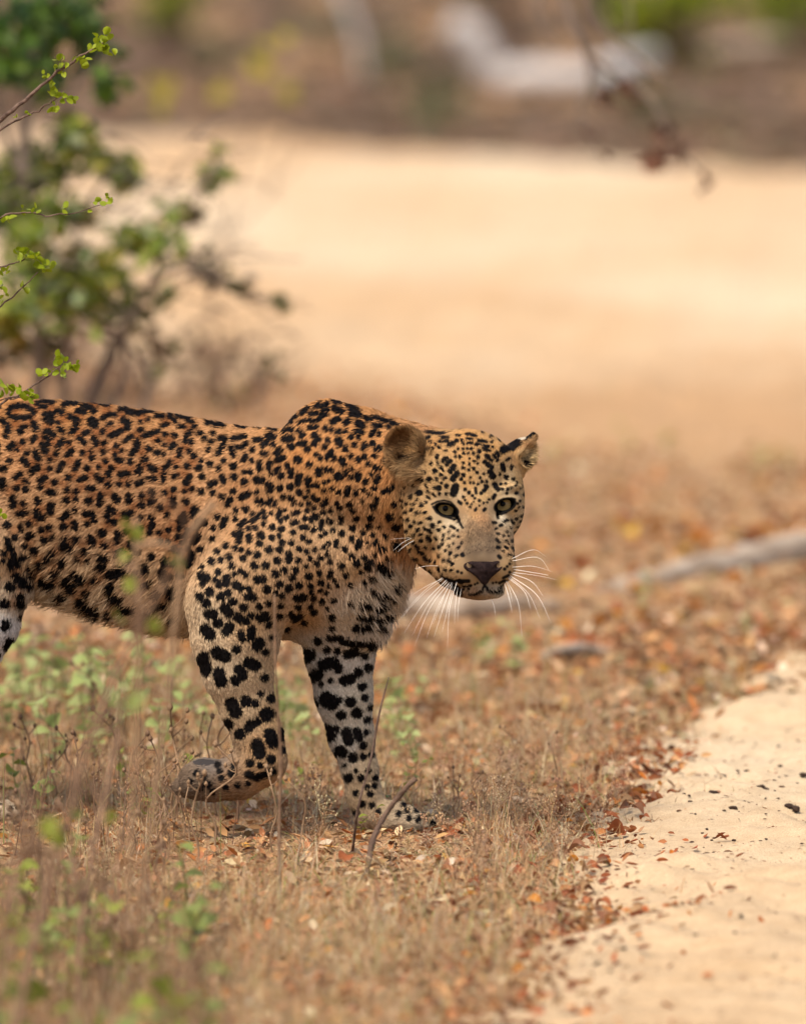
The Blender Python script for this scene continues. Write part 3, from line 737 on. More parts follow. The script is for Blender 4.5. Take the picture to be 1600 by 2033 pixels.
# ------------------------------------------------------------------ repeats: dry weed stalks with seed heads
def copy_thing(root, loc, rz, sc, label, group):
    r = root.copy(); COL.objects.link(r); r.location = tuple(map(float, loc)); r.rotation_euler = (0, 0, rz); r.scale = (sc, sc, sc)
    r["label"] = label; r["group"] = group
    for ch in list(root.children):
        c = ch.copy(); COL.objects.link(c); c.parent = r
        for g in ch.children:
            d = g.copy(); COL.objects.link(d); d.parent = c
    return r
def bud(c, r):
    c = np.array(c)
    V = []; Fc = []
    for i, (z, q) in enumerate(((-1, .25), (-.4, .9), (.3, 1), (1.1, .55), (1.5, .15))):
        for s in range(6):
            a = s * math.pi / 3 + i * .4
            V.append(c + r * np.array([q * math.cos(a), q * math.sin(a), z]))
    for i in range(4):
        for s in range(6): Fc.append((i * 6 + s, i * 6 + (s + 1) % 6, i * 6 + 6 + (s + 1) % 6, i * 6 + 6 + s))
    return V, Fc
def make_stalk(kind, loc, label, group, mat):
    t = empty("dry_weed_stalk", loc, label, "weed", group)
    h = 1.0
    g = np.random.default_rng(40 + kind)
    pts = np.array([(0, 0, 0), *[(g.normal(0, .03) * k, g.normal(0, .03) * k, .25 * k) for k in (1, 2, 3)], (g.normal(0, .12), g.normal(0, .12), 1)])
    P = smoothpath(pts, 4)
    V, Fc = tube(P, .012, .007, 5, .15, None, kind); link("stem", mesh_from("stem", V, Fc, mat, True), t)
    m = MB(); V, Fc = bud(P[-1], .028); m.add(V, Fc); link("seed_head", m.mesh("seed_head", mat), t)
    for k in range(2 + kind % 3):
        i = int(len(P) * g.uniform(.45, .92)); e = P[i] + np.array([g.normal(0, .09), g.normal(0, .09), g.uniform(.03, .16)])
        V, Fc = tube(smoothpath([P[i], (P[i] + e) / 2 + np.array([0, 0, -.015]), e], 3), .006, .004, 4); link("side_stem", mesh_from("side_stem", V, Fc, mat, True), t)
        m = MB(); V, Fc = bud(e, .020); m.add(V, Fc); link("seed_head", m.mesh("seed_head", mat), t)
    return t
G1 = ("dry brown weed stalk in the grass round the lifted paw", "dry weed stalks round the lifted paw")
G2 = ("blurred dry brown weed stalk in the foreground grass", "dry weed stalks in the blurred foreground, lower left")
G3 = ("thin dry weed stalk in the grass between the forepaws and the track", "dry weed stalks between the forepaws and the track")
G4 = ("soft blurred dry weed stalk behind the leopard's legs", "dry weed stalks behind the legs")
spots = []
random.seed(21)
for _ in range(44): spots.append((ground_at(random.uniform(-20, 330) if _ % 4 else random.uniform(330, 640), random.uniform(1570, 1760)), random.uniform(.05, .15), G1))
for (x, y, h) in ((348, 1650, .20), (292, 1640, .15), (210, 1610, .17), (160, 1640, .15), (430, 1620, .16), (328, 1670, .12), (425, 1690, .17), (470, 1640, .19), (390, 1730, .16), (60, 1600, .15)): spots.append((ground_at(x, y), h, G1))
for _ in range(74): spots.append((ground_at(random.uniform(-60, 480) ** 1.0, random.uniform(1800, 2200)), random.uniform(.06, .2), G2))
for _ in range(26): spots.append((ground_at(random.uniform(900, 1140), random.uniform(1560, 1760)), random.uniform(.04, .12), G3))
for _ in range(48): spots.append((ground_at(random.uniform(-20, 900), random.uniform(1300, 1540)), random.uniform(.06, .18), G4))
protos = {}
for i, (b, h, (lab, grp)) in enumerate(spots):
    b[2] = hgt(b[0], b[1]) - .002
    k = i % 6
    hq = "short" if h < .09 else ("tall" if h > .145 else "knee-bent" if False else "middling")
    cq = "brown" if k % 2 else "pale"
    sx = (b[0] / b[1]) * F + 800
    side = "" if grp == G3[1] else (" near the left edge" if sx < 160 else " below the flank" if sx < 400 else " near the forelegs")
    lab = hq + " " + cq + " " + lab.replace("dry brown ", "dry ").replace(" at the lower left", "").replace(" standing", "") + side
    grp = hq + " " + cq + " " + grp + side
    if k not in protos:
        protos[k] = make_stalk(k, b, lab, grp, stalk_m if k % 2 else stalk_pale); protos[k].scale = (h, h, h)
    else:
        copy_thing(protos[k], b, random.uniform(0, 6.28), h, lab, grp)

# ------------------------------------------------------------------ repeats: small green weeds
def make_weed(kind, loc, label, group, lm):
    t = empty("green_weed", loc, label, "weed", group)
    g = random.Random(70 + kind)
    P = smoothpath([(0, 0, 0), (g.gauss(0, .08), g.gauss(0, .08), .5), (g.gauss(0, .16), g.gauss(0, .16), 1)], 4)
    V, Fc = tube(P, .016, .009, 5); link("stem", mesh_from("stem", V, Fc, stalk_m if kind % 2 else weed_leaf3, True), t)
    for k in range(5 + kind % 4):
        f = .35 + .65 * k / (4 + kind % 4); p = P[min(len(P) - 1, int(f * (len(P) - 1)))]
        o = link("leaf", lm[k % len(lm)], t)
        a = k * 2.4 + g.random(); orient(o, p, (math.cos(a), math.sin(a), g.uniform(-.1, .5)), g.uniform(.2, .33), g.uniform(-.5, .5))
    return t
W1 = ("pale green weed behind the leopard's legs", "green weeds behind the legs")
W2 = ("small green weed among the dry stalks beside the lifted paw", "green weeds beside the lifted paw")
W3 = ("blurred green weed in the foreground grass", "green weeds in the blurred foreground")
W4 = ("pale green weed seedling on the leafy verge right of the forelegs", "green seedlings right of the forelegs")
W5 = ("small dull green weed at the near edge of the clearing behind the leopard's face", "green weeds at the edge of the clearing")
ws = []
random.seed(33)
for (x, y, h) in ((130, 1395, .10), (90, 1330, .09), (400, 1415, .08), (385, 1385, .08), (560, 1400, .09), (20, 1290, .07), (580, 1440, .07), (800, 1470, .08), (820, 1440, .07), (170, 1450, .09), (240, 1400, .08)): ws.append((ground_at(x, y + 60), h, W1, 0))
for _ in range(26): b = ground_at(random.uniform(-20, 380), random.uniform(1390, 1560)); ws.append((b, random.uniform(.06, .15), W1, 0))
for _ in range(10): b = ground_at(random.choice([random.uniform(545, 620), random.uniform(760, 860)]), random.uniform(1420, 1540)); ws.append((b, random.uniform(.05, .11), W1, 0))
for (x, y, h) in ((600, 1575, .05), (780, 1640, .05), (720, 1665, .05), (290, 1640, .06), (270, 1625, .05), (430, 1610, .05), (470, 1600, .05), (820, 1480, .08), (810, 1510, .07), (40, 1500, .09), (90, 1540, .08), (240, 1560, .06), (380, 1480, .07), (560, 1500, .06), (1110, 1650, .02)): ws.append((ground_at(x, max(y, 1560)) if y > 1540 else ground_at(x, y + 90), h, W2, 0))
for _ in range(42): b = ground_at(random.uniform(-60, 420), random.uniform(1800, 2260)); ws.append((b, random.uniform(.05, .16), W3, 0))
for (x, y, h) in ((970, 1330, .09), (1030, 1340, .09), (950, 1310, .07), (1010, 1300, .07), (1275, 1215, .08), (1290, 1200, .06), (1480, 1270, .05), (800, 1420, .07), (770, 1400, .06), (840, 1400, .06), (790, 1500, .06)): ws.append((ground_at(x, y), h, W4, 0))
for (x, y, h) in ((1250, 900, .07), (1320, 905, .06), (1520, 935, .06), (1500, 945, .07), (1100, 920, .06), (1210, 790, .06), (1450, 950, .05), (1560, 930, .06), (470, 810, .09), (430, 800, .09)): ws.append((ground_at(x, y), h, W5, 0))
wp_ = {}
for i, (b, h, (lab, grp), up) in enumerate(ws):
    b = np.array(b); b[2] = hgt(b[0], b[1]) - .002
    if up: h *= 1.5
    k = i % 6
    sx = (b[0] / b[1]) * F + 800
    hq = "low" if h < .08 else "taller"
    side = (", far left" if sx < 120 else ", left" if sx < 400 else ", between the legs" if sx < 640 else ", right of the forelegs")
    if grp in (W1[1], W3[1]): lab, grp = hq + " " + lab + side, hq + " " + grp + side
    elif grp != W5[1]: lab, grp = hq + " " + lab, hq + " " + grp
    lm = WL if (W1[1] in grp or W4[1] in grp) else (WL2 if i % 3 else WL3)
    if lm is WL3: lab, grp = 'dull ' + lab, 'dull ' + grp
    kk_ = (k, id(lm))
    if kk_ not in wp_:
        wp_[kk_] = make_weed(k, b, lab, grp, lm); wp_[kk_].scale = (h, h, h)
    else: copy_thing(wp_[kk_], b, random.uniform(0, 6.28), h, lab, grp)

# ------------------------------------------------------------------ repeats: fallen leaves
fl = [leaf_mesh("fallen_leaf", m, w, c, f, td) for m, w, c, f, td in
      ((dead_leaf_mats[0], .34, .18, .22, .1), (dead_leaf_mats[1], .30, .22, .3, -.1), (dead_leaf_mats[2], .36, .15, .2, .1), (dead_leaf_mats[3], .32, .25, .35, -.15), (dead_leaf_mats[4], .34, .14, .2, .1), (dead_leaf_mats[5], .38, .12, .15, .1))]
LEAFQ = ['rust brown', 'tan', 'orange', 'dark brown', 'pale cream', 'yellow']
def fallen(x, y, k, size, label, group=None, tilt=.35):
    if group:
        q = ('small ' if size < .024 else 'large ' if size > .048 else '') + LEAFQ[k]
        label, group = q + ' ' + label, q + ' ' + group
    b = ground_at(x, y); b[2] = float(top_z(b[0], b[1])) + size * .10 + .005
    o = link("fallen_leaf", fl[k], None)
    a = random.uniform(0, 6.28)
    orient(o, b, (math.cos(a), math.sin(a), random.gauss(0, tilt * .5)), size, random.gauss(0, tilt))
    return tag(o, label, "leaf", group)
random.seed(9)
fallen(1318, 1606, 0, .030, "rust red leaf lying alone on the sand, nearest the dark crumbs", tilt=.6)
fallen(1272, 1646, 0, .020, "small rust brown leaf on the sand just beside the grass edge", tilt=.6)
fallen(1185, 1548, 3, .034, "curled brown leaf at the grass edge behind the track's corner", tilt=.6)
fallen(1240, 1676, 0, .040, "large curled red brown leaf where the litter meets the sand", tilt=.7)
fallen(690, 1708, 0, .036, "rust red leaf in the grass straight below the planted forepaw", tilt=.6)
fallen(492, 1608, 5, .030, "single yellow leaf on the ground under the lifted paw", tilt=.6)
fallen(945, 1642, 1, .034, "tan curled leaf at the toes of the planted forepaw", tilt=.6)
fallen(1115, 1672, 4, .030, "pale cream leaf lying among red leaves at the track edge", tilt=.5)
fallen(1060, 1497, 0, .022, "small dark red leaf in the dry grass above the planted forepaw", tilt=.6)
fallen(572, 1560, 2, .036, "orange leaf hanging low in the grass behind the lifted leg", tilt=1.)
E1 = ("dead leaf in the drift where the litter meets the sand track", "leaves drifted along the track edge")
E2 = ("dead leaf lying in the dry grass under the leopard", "dead leaves in the grass under the leopard")
E3 = ("blurred leaf on the litter right of the leopard's face", "leaves beyond the whiskers")
for _ in range(130):
    y = random.uniform(1560, 2060); b = ground_at(1000, y); ex = float(edge_x(np.array(b[1]))); px = 800 + F * ex / b[1] * CP
    fallen(px + random.gauss(-60, 60), y, random.choice([0, 3, 0, 3, 1, 1, 2]), random.uniform(.014, .031), *E1, tilt=.5)
for _ in range(60): fallen(random.uniform(0, 1100), random.uniform(1560, 1850), random.choice([0, 1, 1, 3, 4, 1]), random.uniform(.016, .034), *E2, tilt=.5)
for _ in range(80):
    fallen(random.uniform(1040, 1620), random.uniform(980, 1340), random.choice([2, 0, 5, 0, 1, 2]), random.uniform(.025, .05), *E3, tilt=.6)
for (x, y) in ((1370, 1070), (1395, 1090), (1300, 1065), (1340, 1085), (1530, 1060), (1510, 1075), (1590, 1050), (1430, 1080), (1270, 1060), (1215, 1045)):
    [fallen(x + random.gauss(0, 22), y + random.gauss(0, 10), random.choice([2, 5, 2, 0]), .056, *E3, tilt=.7) for _ in range(2)]

# ------------------------------------------------------------------ dark crumbs on the sand
crumb_m = noise_mat("dark_crumb", srgb(64, 46, 36, K), srgb(104, 78, 60, K), 300, 0.95, bump=.6, bscale=900)
def crumb_mesh(seed):
    bm = bmesh.new(); bmesh.ops.create_icosphere(bm, subdivisions=2, radius=1)
    g = random.Random(seed)
    for v in bm.verts: v.co *= g.uniform(.7, 1.2); v.co.z *= .55; v.co.x *= 1.3
    me = bpy.data.meshes.new("soil_crumb"); bm.to_mesh(me); bm.free(); me.materials.append(crumb_m)
    return me
cms = [crumb_mesh(s) for s in range(4)]
CG = ("dark crumb of soil or dung scattered on the sand at the right edge", "dark crumbs scattered on the sand")
def crumb(x, y, r):
    b = ground_at(x, y); 
    if b[0] < edge_x(np.array(b[1])) + .02: return
    b[2] = float(top_z(b[0], b[1])) + r * .3
    o = link("soil_crumb", random.choice(cms), None, b); o.rotation_euler = (0, 0, random.uniform(0, 6.28)); o.scale = (r, r * random.uniform(.6, 1), r)
    q = 'large ' if r >= .0075 else 'middle sized ' if r >= .004 else 'tiny '
    tag(o, q + CG[0], "crumb", q + CG[1])
random.seed(4)
for (x, y, r) in ((1393, 1606, .006), (1415, 1612, .009), (1510, 1602, .006), (1520, 1606, .007), (1556, 1642, .005), (1565, 1634, .009), (1580, 1636, .009), (1545, 1644, .007), (1548, 1560, .004), (1540, 1538, .006), (1595, 1580, .007), (1455, 1640, .006), (1370, 1628, .004)): crumb(x, y, r)
for _ in range(60):
    crumb(random.gauss(1480, 90), random.gauss(1600, 38), random.uniform(.0014, .0038))
for _ in range(24): crumb(random.uniform(1250, 1620), random.uniform(1400, 1750), random.uniform(.0015, .0035))
for _ in range(24): crumb(random.uniform(1080, 1640), random.uniform(1720, 2030), random.uniform(.0015, .005))

# ------------------------------------------------------------------ bushes and trees beyond the clearing
def far_bush(name, x, Y, w, h, n, sz, cols, label, cat, lift=.3, trunk=.06, group=None):
    org = np.array([x, Y, 0.0]); t = empty(name, org, label, cat, group)
    for k in range(3):
        e = org + np.array([random.gauss(0, w * .35), random.gauss(0, w * .3), h * random.uniform(.55, .85)])
        V, Fc = tube(smoothpath([org * 1.0 + np.array([0, 0, -.05]), (org + e) / 2 + np.array([random.gauss(0, .1), 0, 0]), e], 5) - org, trunk, trunk * .35, 7, .1, None, k)
        link("trunk" if cat == "tree" else "stem", mesh_from("trunk", V, Fc, bark_brown, True), t)
    lst = []
    for k in range(11):
        c = org + np.array([random.gauss(0, w * .38), random.gauss(0, w * .35), lift + (h - lift) * random.random()])
        lst.append((c, w * random.uniform(.22, .38), n // 11, sz, cols))
    foliage_part(t, org, lst, dark_leaf, "crown" if cat == "tree" else "foliage")
    return t
random.seed(77)
LIME = [(200, 206, 40, 4), (170, 190, 40, 3), (120, 150, 40, 2), (80, 110, 40, 1)]
OLV = [(126, 138, 64, 3), (104, 118, 56, 3), (150, 150, 80, 2), (86, 102, 52, 2)]
def xat(px, Y): return (px - 800) / F * Y
far_bush("green_bush", xat(1340, 57), 57, .46, .55, 1700, .07, LIME, "bright green bush above the pale logs, top right", "bush", .02)
far_bush("green_bush", xat(1575, 60), 60, .34, .5, 1200, .07, LIME, "lime green bush in the top right corner", "bush", .10)
far_bush("green_bush", xat(1180, 66), 66, .45, .8, 700, .08, OLV, "dull olive bush behind the white fallen log", "bush", .35)
far_bush("green_bush", xat(355, 60), 60, .35, .75, 600, .07, LIME, "small green bush at the top, right of the dark shrub", "bush", .30)
far_bush("green_bush", xat(1020, 64), 64, .4, .8, 500, .08, OLV, "olive bush at the top, left of the hanging branch", "bush", .48)
for i, (px, py, s) in enumerate(((880, 225, .30), (770, 120, .28), (640, 60, .3), (1290, 210, .22), (420, 120, .25))):
    b = ground_at(px, py + 40)
    far_bush("low_shrub", b[0], b[1], s, s * 1.0, 130, .06, [(126, 126, 80, 3), (150, 146, 104, 2), (110, 116, 70, 2)],
             ["low grey green shrub just beyond the clearing, left of the white log", "low pale green shrub beyond the clearing, top centre", "small dull shrub at the top beside the leaning dead stem", "low olive shrub under the hanging branch", "low dull shrub beyond the clearing behind the yellow leaves"][i], "shrub", .03, .012)
TG = ("tree with a dull green crown in the belt far behind the clearing", "trees far behind the clearing")
for i in range(12):
    x = -22 + 4 * i + random.uniform(-1, 1); Y = random.uniform(84, 100)
    far_bush("forest_tree", x, Y, 2.4, random.uniform(6, 9), 700, .32, OLV if i % 2 else DG, *[TG[0], "tree"], 1.8, .16, TG[1])
# ================================================================== LEOPARD
# modelled in a frame whose unit is one photo pixel at 14 m (0.8 mm): u right, v down, d away
PXS = 1250.0
def L2W(p):
    p = np.asarray(p, float)
    return CO + Fw * 14.0 + ((p[..., 0:1] - 800) / PXS) * R_ - ((p[..., 1:2] - 1016.5) / PXS) * U_ + (p[..., 2:3] / PXS) * Fw
def N2W(n):
    return n[..., 0:1] * R_ - n[..., 1:2] * U_ + n[..., 2:3] * Fw
def VD(v, z=0.0):
    """depth d at which row v of the leopard frame touches height z"""
    return ((CAM_H - 14 * SP - (v - 1016.5) / PXS * CP - z) / SP) * PXS

class Field:
    def __init__(s, lo, hi, h):
        s.lo = np.array(lo, float); s.h = h
        s.n = tuple(int(math.ceil((b - a) / h)) + 1 for a, b in zip(lo, hi))
        s.f = np.full(s.n, 80.0, np.float32)
    def sub(s, lo, hi):
        i0 = [max(0, int((a - l) / s.h)) for a, l in zip(lo, s.lo)]
        i1 = [min(n, int((a - l) / s.h) + 2) for a, l, n in zip(hi, s.lo, s.n)]
        if any(b <= a for a, b in zip(i0, i1)): return None
        sl = tuple(slice(a, b) for a, b in zip(i0, i1))
        ax = [(np.arange(a, b) * s.h + l).astype(np.float32) for a, b, l in zip(i0, i1, s.lo)]
        return sl, ax[0][:, None, None], ax[1][None, :, None], ax[2][None, None, :]
    def union(s, sl, d, k):
        a = s.f[sl]
        if k > 0:
            h = np.maximum(k - np.abs(a - d), 0) / k
            s.f[sl] = np.minimum(a, d) - h * h * k * 0.25
        else: s.f[sl] = np.minimum(a, d)
    def cut(s, sl, d, k):
        a = s.f[sl]; d = -d
        h = np.maximum(k - np.abs(a - d), 0) / k
        s.f[sl] = np.maximum(a, d) + h * h * k * 0.25
    def cone(s, a, ra, b, rb, k=20, cut=False):
        a = np.array(a, float); b = np.array(b, float); R = max(ra, rb) + k + 12
        q = s.sub(np.minimum(a, b) - R, np.maximum(a, b) + R)
        if q is None: return
        sl, x, y, z = q
        ab = b - a; L2 = float(ab @ ab) + 1e-9
        t = np.clip(((x - a[0]) * ab[0] + (y - a[1]) * ab[1] + (z - a[2]) * ab[2]) / L2, 0, 1)
        d = np.sqrt((x - a[0] - t * ab[0]) ** 2 + (y - a[1] - t * ab[1]) ** 2 + (z - a[2] - t * ab[2]) ** 2) - (ra + (rb - ra) * t)
        (s.cut if cut else s.union)(sl, d, k)
    def chain(s, pts, k=20, k0=None):
        for i in range(len(pts) - 1):
            s.cone(pts[i][:3], pts[i][3], pts[i + 1][:3], pts[i + 1][3], (k0 if (i == 0 and k0) else k))
    def ell(s, c, r, k=20, rot=(0, 0, 0), cut=False):
        """ellipsoid, rot = degrees about d, v, u"""
        c = np.array(c, float); r = np.array(r, float); R = max(r) + k + 12
        q = s.sub(c - R, c + R)
        if q is None: return
        sl, x, y, z = q
        M = np.array((Matrix.Rotation(math.radians(rot[2]), 3, 'X') @ Matrix.Rotation(math.radians(rot[1]), 3, 'Y') @ Matrix.Rotation(math.radians(rot[0]), 3, 'Z')))
        x = x - c[0]; y = y - c[1]; z = z - c[2]
        X = M[0, 0] * x + M[1, 0] * y + M[2, 0] * z
        Y = M[0, 1] * x + M[1, 1] * y + M[2, 1] * z
        Z = M[0, 2] * x + M[1, 2] * y + M[2, 2] * z
        k0 = np.sqrt((X / r[0]) ** 2 + (Y / r[1]) ** 2 + (Z / r[2]) ** 2)
        k1 = np.sqrt((X / r[0] ** 2) ** 2 + (Y / r[1] ** 2) ** 2 + (Z / r[2] ** 2) ** 2) + 1e-6
        d = k0 * (k0 - 1) / k1
        (s.cut if cut else s.union)(sl, d.astype(np.float32), k)
    def loft(s, prof, k=30):
        """trunk: rows (u, top v, bottom v, mid d, half width)"""
        P = np.array(prof, float)
        q = s.sub((P[0, 0], P[:, 1].min() - 60, (P[:, 3] - P[:, 4]).min() - 60), (P[-1, 0], P[:, 2].max() + 60, (P[:, 3] + P[:, 4]).max() + 60))
        sl, x, y, z = q
        u = x.ravel()
        def itp(c):
            uu = np.linspace(P[0, 0], P[-1, 0], 400); vv = np.interp(uu, P[:, 0], P[:, c])
            ker = np.hanning(31); ker /= ker.sum()
            vv = np.convolve(np.pad(vv, 15, mode='edge'), ker, 'valid')
            return np.interp(u, uu, vv).astype(np.float32)[:, None, None]
        vt, vb, dm, w = itp(1), itp(2), itp(3), itp(4)
        a = (vb - vt) / 2; c = (vt + vb) / 2
        Y = y - c; Z = z - dm
        k0 = np.sqrt((Y / a) ** 2 + (Z / w) ** 2)
        k1 = np.sqrt((Y / a ** 2) ** 2 + (Z / w ** 2) ** 2) + 1e-6
        s.union(sl, k0 * (k0 - 1) / k1, k)
    def mesh(s):
        """surface nets"""
        f = s.f; I = f < 0
        nx, ny, nz = s.n
        cnt = np.zeros((nx - 1, ny - 1, nz - 1), np.uint8)
        for dx in (0, 1):
            for dy in (0, 1):
                for dz in (0, 1):
                    cnt += I[dx:nx - 1 + dx, dy:ny - 1 + dy, dz:nz - 1 + dz]
        act = np.argwhere((cnt > 0) & (cnt < 8))
        del cnt
        idx = -np.ones((nx - 1, ny - 1, nz - 1), np.int32)
        idx[tuple(act.T)] = np.arange(len(act))
        S = np.zeros((len(act), 3)); W = np.zeros(len(act))
        co = [(0, 0, 0), (1, 0, 0), (0, 1, 0), (1, 1, 0), (0, 0, 1), (1, 0, 1), (0, 1, 1), (1, 1, 1)]
        val = [f[tuple((act + c).T)] for c in co]
        for i in range(8):
            for j in range(i + 1, 8):
                if sum(abs(a - b) for a, b in zip(co[i], co[j])) == 1:
                    m = (val[i] < 0) != (val[j] < 0)
                    t = np.where(m, val[i] / (val[i] - val[j] + 1e-12), 0)
                    p = np.array(co[i]) + t[:, None] * (np.array(co[j]) - np.array(co[i]))
                    S += np.where(m[:, None], p, 0); W += m
        V = (act + S / W[:, None]) * s.h + s.lo
        Q = []
        for ax in range(3):
            o = [slice(None)] * 3; o2 = [slice(None)] * 3
            o[ax] = slice(0, -1); o2[ax] = slice(1, None)
            A = I[tuple(o)]; B = I[tuple(o2)]
            e = np.argwhere(A != B); sg = A[tuple(e.T)]
            b, c = [(1, 2), (2, 0), (0, 1)][ax]
            ok = (e[:, b] > 0) & (e[:, c] > 0) & (e[:, b] < s.n[b] - 1) & (e[:, c] < s.n[c] - 1)
            e = e[ok]; sg = sg[ok]
            def g(db, dc):
                q = e.copy(); q[:, b] += db; q[:, c] += dc
                return idx[tuple(q.T)]
            q = np.stack([g(-1, -1), g(0, -1), g(0, 0), g(-1, 0)], 1)
            q[~sg] = q[~sg][:, ::-1]
            Q.append(q)
        Q = np.vstack(Q)
        # the frame (u right, v down, d away) is right-handed
        return V, Q

def build_field(F0):
    # ---------------- trunk
    F0.loft([(-470, 900, 990, 345, 30), (-430, 845, 1060, 338, 70), (-360, 815, 1100, 322, 100), (-260, 802, 1130, 292, 112), (-120, 792, 1140, 248, 110),
             (0, 790, 1165, 206, 108), (100, 793, 1196, 172, 110), (200, 802, 1226, 138, 114), (300, 816, 1252, 104, 118),
             (400, 832, 1262, 70, 116), (480, 848, 1264, 44, 106), (560, 852, 1268, 18, 98), (650, 850, 1284, -12, 96),
             (720, 868, 1272, -34, 84), (770, 930, 1225, -52, 56), (792, 1010, 1180, -58, 26)], 30)
    # shoulder blades
    F0.chain([(586, 892, -40, 36), (622, 864, -46, 42), (654, 848, -50, 45), (705, 868, -52, 47), (760, 894, -62, 50)], 30)
    F0.chain([(640, 870, -56, 50), (612, 930, -66, 62), (590, 1060, -78, 70)], 40)
    F0.chain([(668, 838, 20, 38), (640, 930, 45, 55), (660, 1080, 45, 60)], 40)
    # neck and breast
    F0.chain([(640, 965, -30, 118), (720, 948, -66, 122), (800, 966, -98, 104), (862, 980, -128, 88)], 34)
    F0.chain([(800, 934, -100, 90), (905, 946, -140, 88)], 30)
    F0.chain([(690, 1110, -44, 94), (740, 1092, -72, 78), (762, 1150, -62, 40)], 44)
    F0.chain([(690, 1180, -20, 92), (706, 1230, -2, 62)], 44)
    # ---------------- near foreleg: upper arm, forearm, folded wrist and paw
    F0.chain([(630, 1110, -84, 74), (530, 1140, -92, 90), (470, 1190, -94, 90)], 44, 64)
    F0.chain([(468, 1200, -92, 90), (470, 1268, -94, 84), (474, 1330, -96, 68), (493, 1398, -94, 53), (514, 1462, -92, 47), (521, 1506, -90, 45)], 14, 30)
    F0.chain([(522, 1510, -90, 46), (478, 1540, -86, 41), (432, 1549, -82, 39)], 16)
    F0.ell((404, 1546, -80), (47, 40, 42), 16, (-8, 0, 0))
    for dd, uu, vv in ((-106, 384, 1556), (-88, 370, 1560), (-68, 370, 1558), (-52, 382, 1552)):
        F0.ell((uu, vv, dd), (25, 21, 13), 6, (-10, 0, 0))
    F0.ell((412, 1518, -80), (26, 12, 22), 9, (8, 0, 0))          # pads, turned up and back
    F0.ell((470, 1508, -88), (14, 12, 12), 10)                    # wrist pad
    # ---------------- far foreleg, planted
    F0.chain([(662, 1150, 20, 84), (668, 1230, 40, 76), (674, 1300, 48, 66), (682, 1380, 56, 55), (697, 1465, 66, 43), (714, 1530, 74, 34),
              (722, 1580, 82, 33), (734, 1612, 88, 34)], 14, 34)
    F0.chain([(738, 1618, 88, 33), (784, 1628, 72, 31), (806, 1632, 64, 30)], 12)
    for uu, vv, dd in ((846, 1634, 84), (850, 1637, 58), (838, 1640, 32), (818, 1640, 12)):
        F0.cone((uu - 38, vv - 8, dd + 2), 17, (uu, vv, dd), 15.5, 7)
    # ---------------- near hind leg
    F0.chain([(-250, 930, 190, 110), (-130, 1010, 160, 118), (-30, 1110, 140, 82), (2, 1168, 130, 50)], 26, 30)
    F0.chain([(0, 1166, 130, 50), (-18, 1240, 135, 48), (-60, 1330, 150, 38), (-118, 1440, 178, 27), (-132, 1478, 186, 25)], 14, 20)
    F0.chain([(-132, 1474, 186, 25), (-104, 1550, 190, 24), (-70, 1606, 196, 27)], 10)
    F0.chain([(-70, 1606, 196, 28), (-14, 1614, 190, 27)], 10)
    for uu, vv, dd in ((22, 1616, 208), (26, 1618, 184), (14, 1620, 162), (0, 1621, 146)):
        F0.cone((uu - 36, vv - 7, dd + 2), 16, (uu, vv, dd), 14.5, 7)
    # ---------------- far hind leg (pushing off behind)
    F0.chain([(-250, 930, 380, 90), (-240, 1050, 410, 90), (-210, 1150, 410, 55)], 26, 30)
    F0.chain([(-210, 1150, 410, 55), (-290, 1260, 415, 40), (-370, 1370, 420, 27), (-395, 1400, 420, 25)], 14)
    F0.chain([(-395, 1400, 420, 25), (-385, 1490, 420, 24), (-370, 1566, 420, 28), (-330, 1590, 415, 30), (-300, 1596, 410, 24)], 10)
    # ---------------- tail
    tp = smoothpath([(-455, 920, 342), (-520, 1000, 360), (-570, 1130, 380), (-620, 1280, 390), (-700, 1370, 400), (-790, 1390, 405)], 3)
    tr = np.linspace(34, 19, len(tp))
    F0.chain([(*p, r) for p, r in zip(tp, tr)], 10, 30)
    build_head(F0)

